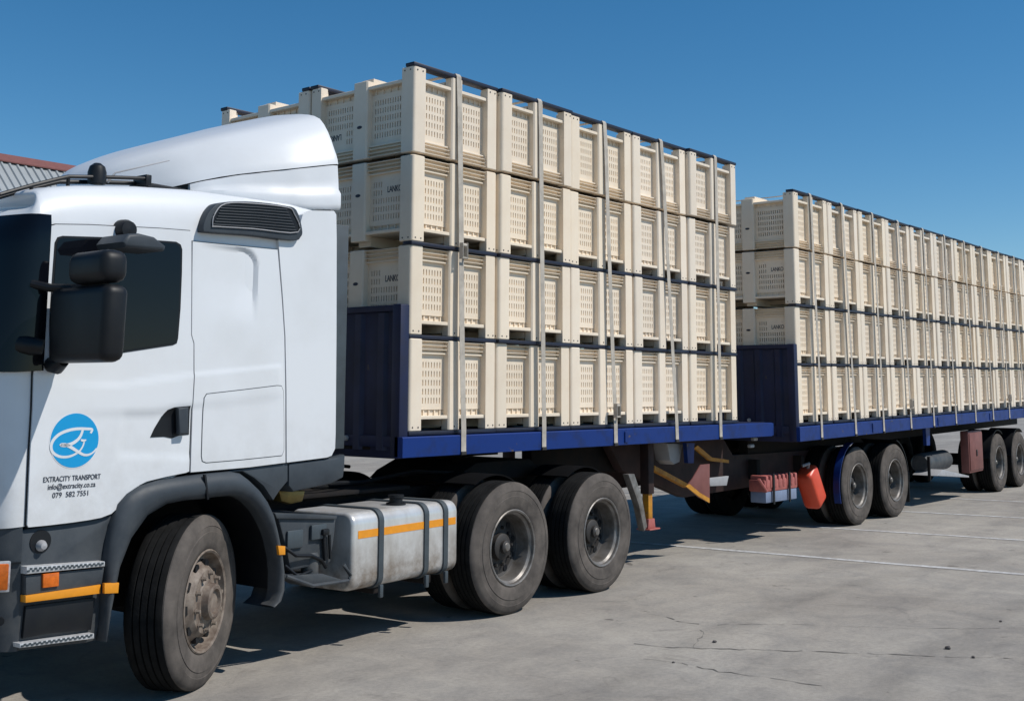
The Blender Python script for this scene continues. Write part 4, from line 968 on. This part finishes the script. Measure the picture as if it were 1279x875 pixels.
# --- behind the arch: battery box with its step, then the fuel tank
plank([(-2.488, 0.984), (-1.949, 0.927), (-1.961, 0.808), (-1.993, 0.633), (-2.016, 0.628), (-2.359, 0.617), (-2.391, 0.734)], .08, .60, 'grey', 'battery_box', .012)
plank([(-2.531, 1.007), (-1.958, 0.943), (-1.965, 0.919), (-2.509, 0.969)], .06, .62, 'grey', 'box_lid', .006)
q = [(-2.470, 0.603), (-2.233, 0.512), (-1.900, 0.505), (-1.881, 0.538), (-1.950, 0.621)]
b = MB(); b.tube([(u, .0, z) for u, z in q], .013, 8); b.tube([(q[0][0], .0, q[0][1]), (q[0][0]+.02, .25, q[0][1]+.03)], .012, 8); obj('step_rail', b, 'grey', tr)
plank([(-2.437, 0.598), (-2.214, 0.498), (-1.891, 0.497), (-2.121, 0.575)], .02, .24, 'grey', 'box_step', .006)
q = [(-2.151, 0.633)][0]; b = MB(); b.lathe([(0, -.09), (.055, -.09), (.06, -.08), (.06, .06), (.05, .08), (0, .08)], 20, axis='z'); obj('air_dryer', b, 'grey', tr, loc=(q[0], .12, q[1]))
q = [(-2.085, 0.826), (-2.064, 0.653), (-2.032, 0.821), (-2.019, 0.659)]; b = MB(); b.tube([(q[0][0], .06, q[0][1]), (q[1][0], .06, q[1][1])], .014, 8); b.tube([(q[2][0], .06, q[2][1]), (q[3][0], .06, q[3][1])], .011, 8); b.box(q[0][0]-.03, q[0][0]+.03, .03, .1, q[0][1], q[0][1]+.04, .008); obj('drain_pipe', b, 'black', tr)
TY = .055                                                         # the tank sits a little out of line with the chassis
tk = empty('fuel_tank', (-1.845, .02, 0), (0, 0, TY), tr)
TLn, TZ0, TZ1, TD = 1.235, .412, .952, .62
def rrect(y0, y1, z0, z1, r, n=6):
    P = []
    for cy, cz_, a in ((y1-r, z1-r, 0), (y0+r, z1-r, 1), (y0+r, z0+r, 2), (y1-r, z0+r, 3)):
        for k in range(n+1): t = PI/2*(a+k/n); P.append((cy+r*math.cos(t), cz_+r*math.sin(t)))
    return P
b = MB(); b.prism(rrect(0, TD, TZ0, TZ1, .085), 'x', 0, TLn, .03, 4); obj('tank_body', b, 'alu', tk, 50)
for x in (.272, .80, 1.04):
    b = MB(); o_, i_ = rrect(-.012, TD+.01, TZ0-.012, TZ1+.012, .09), rrect(-.002, TD, TZ0-.002, TZ1+.002, .084)
    n = len(o_); rows = [[(x, *o_[k]), (x+.052, *o_[k]), (x+.052, *i_[k]), (x, *i_[k])] for k in range(n)]+[[(x, *o_[0]), (x+.052, *o_[0]), (x+.052, *i_[0]), (x, *i_[0])]]
    b.grid(rows, True); b.box(x+.008, x+.044, -.022, .0, TZ0-.07, TZ0+.02, .004); obj('tank_strap', b, 'straps', tk, 40)
zs_ = .80
for x0, x1 in ((.055, .269), (.327, .797), (.855, 1.037), (1.095, 1.20)):
    b = MB(); b.box(x0, x1, -.0025, .01, zs_-.027, zs_+.027, 0); obj('reflective_tape', b, 'orange', tk)
b = MB(); b.lathe([(.075, -.01), (.075, .015), (.05, .02), (.05, .05), (.06, .055), (.06, .075), (0, .078)], 20, axis='z'); obj('filler_cap', b, 'black', tk, loc=(.66, .16, TZ1))
for k in range(2): prt(tr, 'tank_bracket', 'chassis', -1.55+.55*k, -1.47+.55*k, .1, .75, .36, .42)
# --- chassis, axles, drive wheels, what lies behind the cab
for v in (.82, 1.56): prt(tr, 'frame_rail', 'chassis', -4.3, 2.2, v, v+.10, .74, 1.0)
prt(tr, 'engine', 'chassis', -4.2, -2.5, .62, 1.86, .45, 1.36, bev=.03)
prt(tr, 'cab_floor', 'black', -4.45, -2.1, .12, 2.36, 1.30, 1.42)
prt(tr, 'gearbox', 'chassis', -2.4, -1.2, .95, 1.5, .42, .9, bev=.05)
b = MB(); b.box(-1.8, -.75, 1.85, 2.44, .42, .96, .06); obj('far_tank_blocker', b, 'alu', tr)  # unseen far-side tank, added to block the sunlit ground behind
prt(tr, 'far_box_blocker', 'chassis', -2.5, -1.95, 1.85, 2.4, .55, 1.0)  # unseen box, likewise added to block bright ground beyond the chassis
prt(tr, 'catwalk', 'chassis', -1.95, -.5, .7, 1.8, 1.0, 1.03)
for k in range(3):                                              # coiled air lines to the trailer
    pts = [(-1.95+.95*t/60+0*k, 1.05+.18*k+.05*math.cos(t*.9), 1.13+.06*math.sin(t*.9)+.05*math.sin(PI*t/60)) for t in range(61)]
    b = MB(); b.tube(pts, .011, 6); obj('air_line', b, 'black', tr)
b = MB(); b.prism([(.1, 1.01), (.2, 1.08), (.45, 1.17), (1.25, 1.17), (1.5, 1.03), (1.4, 1.0)], 'y', .75, 1.75, .01); obj('coupling_plate', b, 'chassis', tr)
for k, (u, sp_) in enumerate(((0, 0.), (1.36, .55))):
    rear_wheel(tr, u, 0, RT, spin=sp_); rear_wheel(tr, u, 2.48, RT, True, nuts=False)
    b = MB(); b.tube([(u, .25, RT), (u, 2.25, RT)], .09, 12); b.lathe([(0, -.22), (.2, -.12), (.2, .12), (0, .22)], 16, (u, 1.24, RT)); obj('axle', b, 'chassis', tr)
    mudguard(tr, u, .20, RT+.01, .575, math.radians(38 if k else 60), math.radians(118 if not k else 120), .44, 'matte')
b = MB(); q = [(1.843, 1.025), (1.954, 1.023), (2.092, 0.798), (2.184, 0.510), (2.130, 0.469), (2.030, 0.727)]; b.prism(q, 'y', .02, .09, .006); obj('rear_mudguard', b, 'rim', tr)
KP = (-3.155, .235)
def steer_wheel(vc, ang, flip): 
    n = Vector((math.sin(ang), -math.cos(ang))) * (-1 if flip else 1)
    c_ = Vector((KP[0], vc))+n*.20
    return front_wheel(tr, c_.x, c_.y, .52, ang, flip)
ST = math.radians(28)
steer_wheel(KP[1], ST, False); steer_wheel(2.48-KP[1], math.radians(24), True)
b = MB(); b.tube([(KP[0], .3, .5), (KP[0], .7, .45), (KP[0], 1.8, .45), (KP[0], 2.2, .5)], .06, 10); obj('front_axle', b, 'chassis', tr)

# hoses and cables between cab and trailer, small pipes by the battery box
for k, (v, z) in enumerate(((.62, 1.10), (.80, 1.06), (1.9, 1.12))):
    b = MB(); b.tube([(-1.98, v, 1.5), (-1.85, v, 1.28), (-1.4, v+.1, z), (-.9, v+.25, z-.03), (-.2, v+.3, z+.02), (.2, v+.2, 1.09)], .017, 7); obj('air_line', b, 'black', tr)
b = MB(); b.tube([(-2.44, .06, .78), (-2.36, .03, .72), (-2.2, .05, .70), (-2.1, .06, .66), (-2.03, .09, .60)], .012, 7); b.tube([(-2.42, .07, .66), (-2.33, .04, .58), (-2.18, .07, .60)], .010, 7); obj('battery_cable', b, 'black', tr)
b = MB(); b.box(-2.2, -2.06, .055, .079, .80, .90, .008); b.box(-2.41, -2.27, .06, .079, .76, .88, .008); obj('box_latch', b, 'straps', tr)
b = MB(); b.tube([(-1.99, .14, 1.45), (-1.99, .14, 2.9)], .018, 8); b.tube([(-1.99, .35, 1.45), (-1.99, .35, 2.7)], .05, 12); obj('intake_pipe', b, 'black', tr)
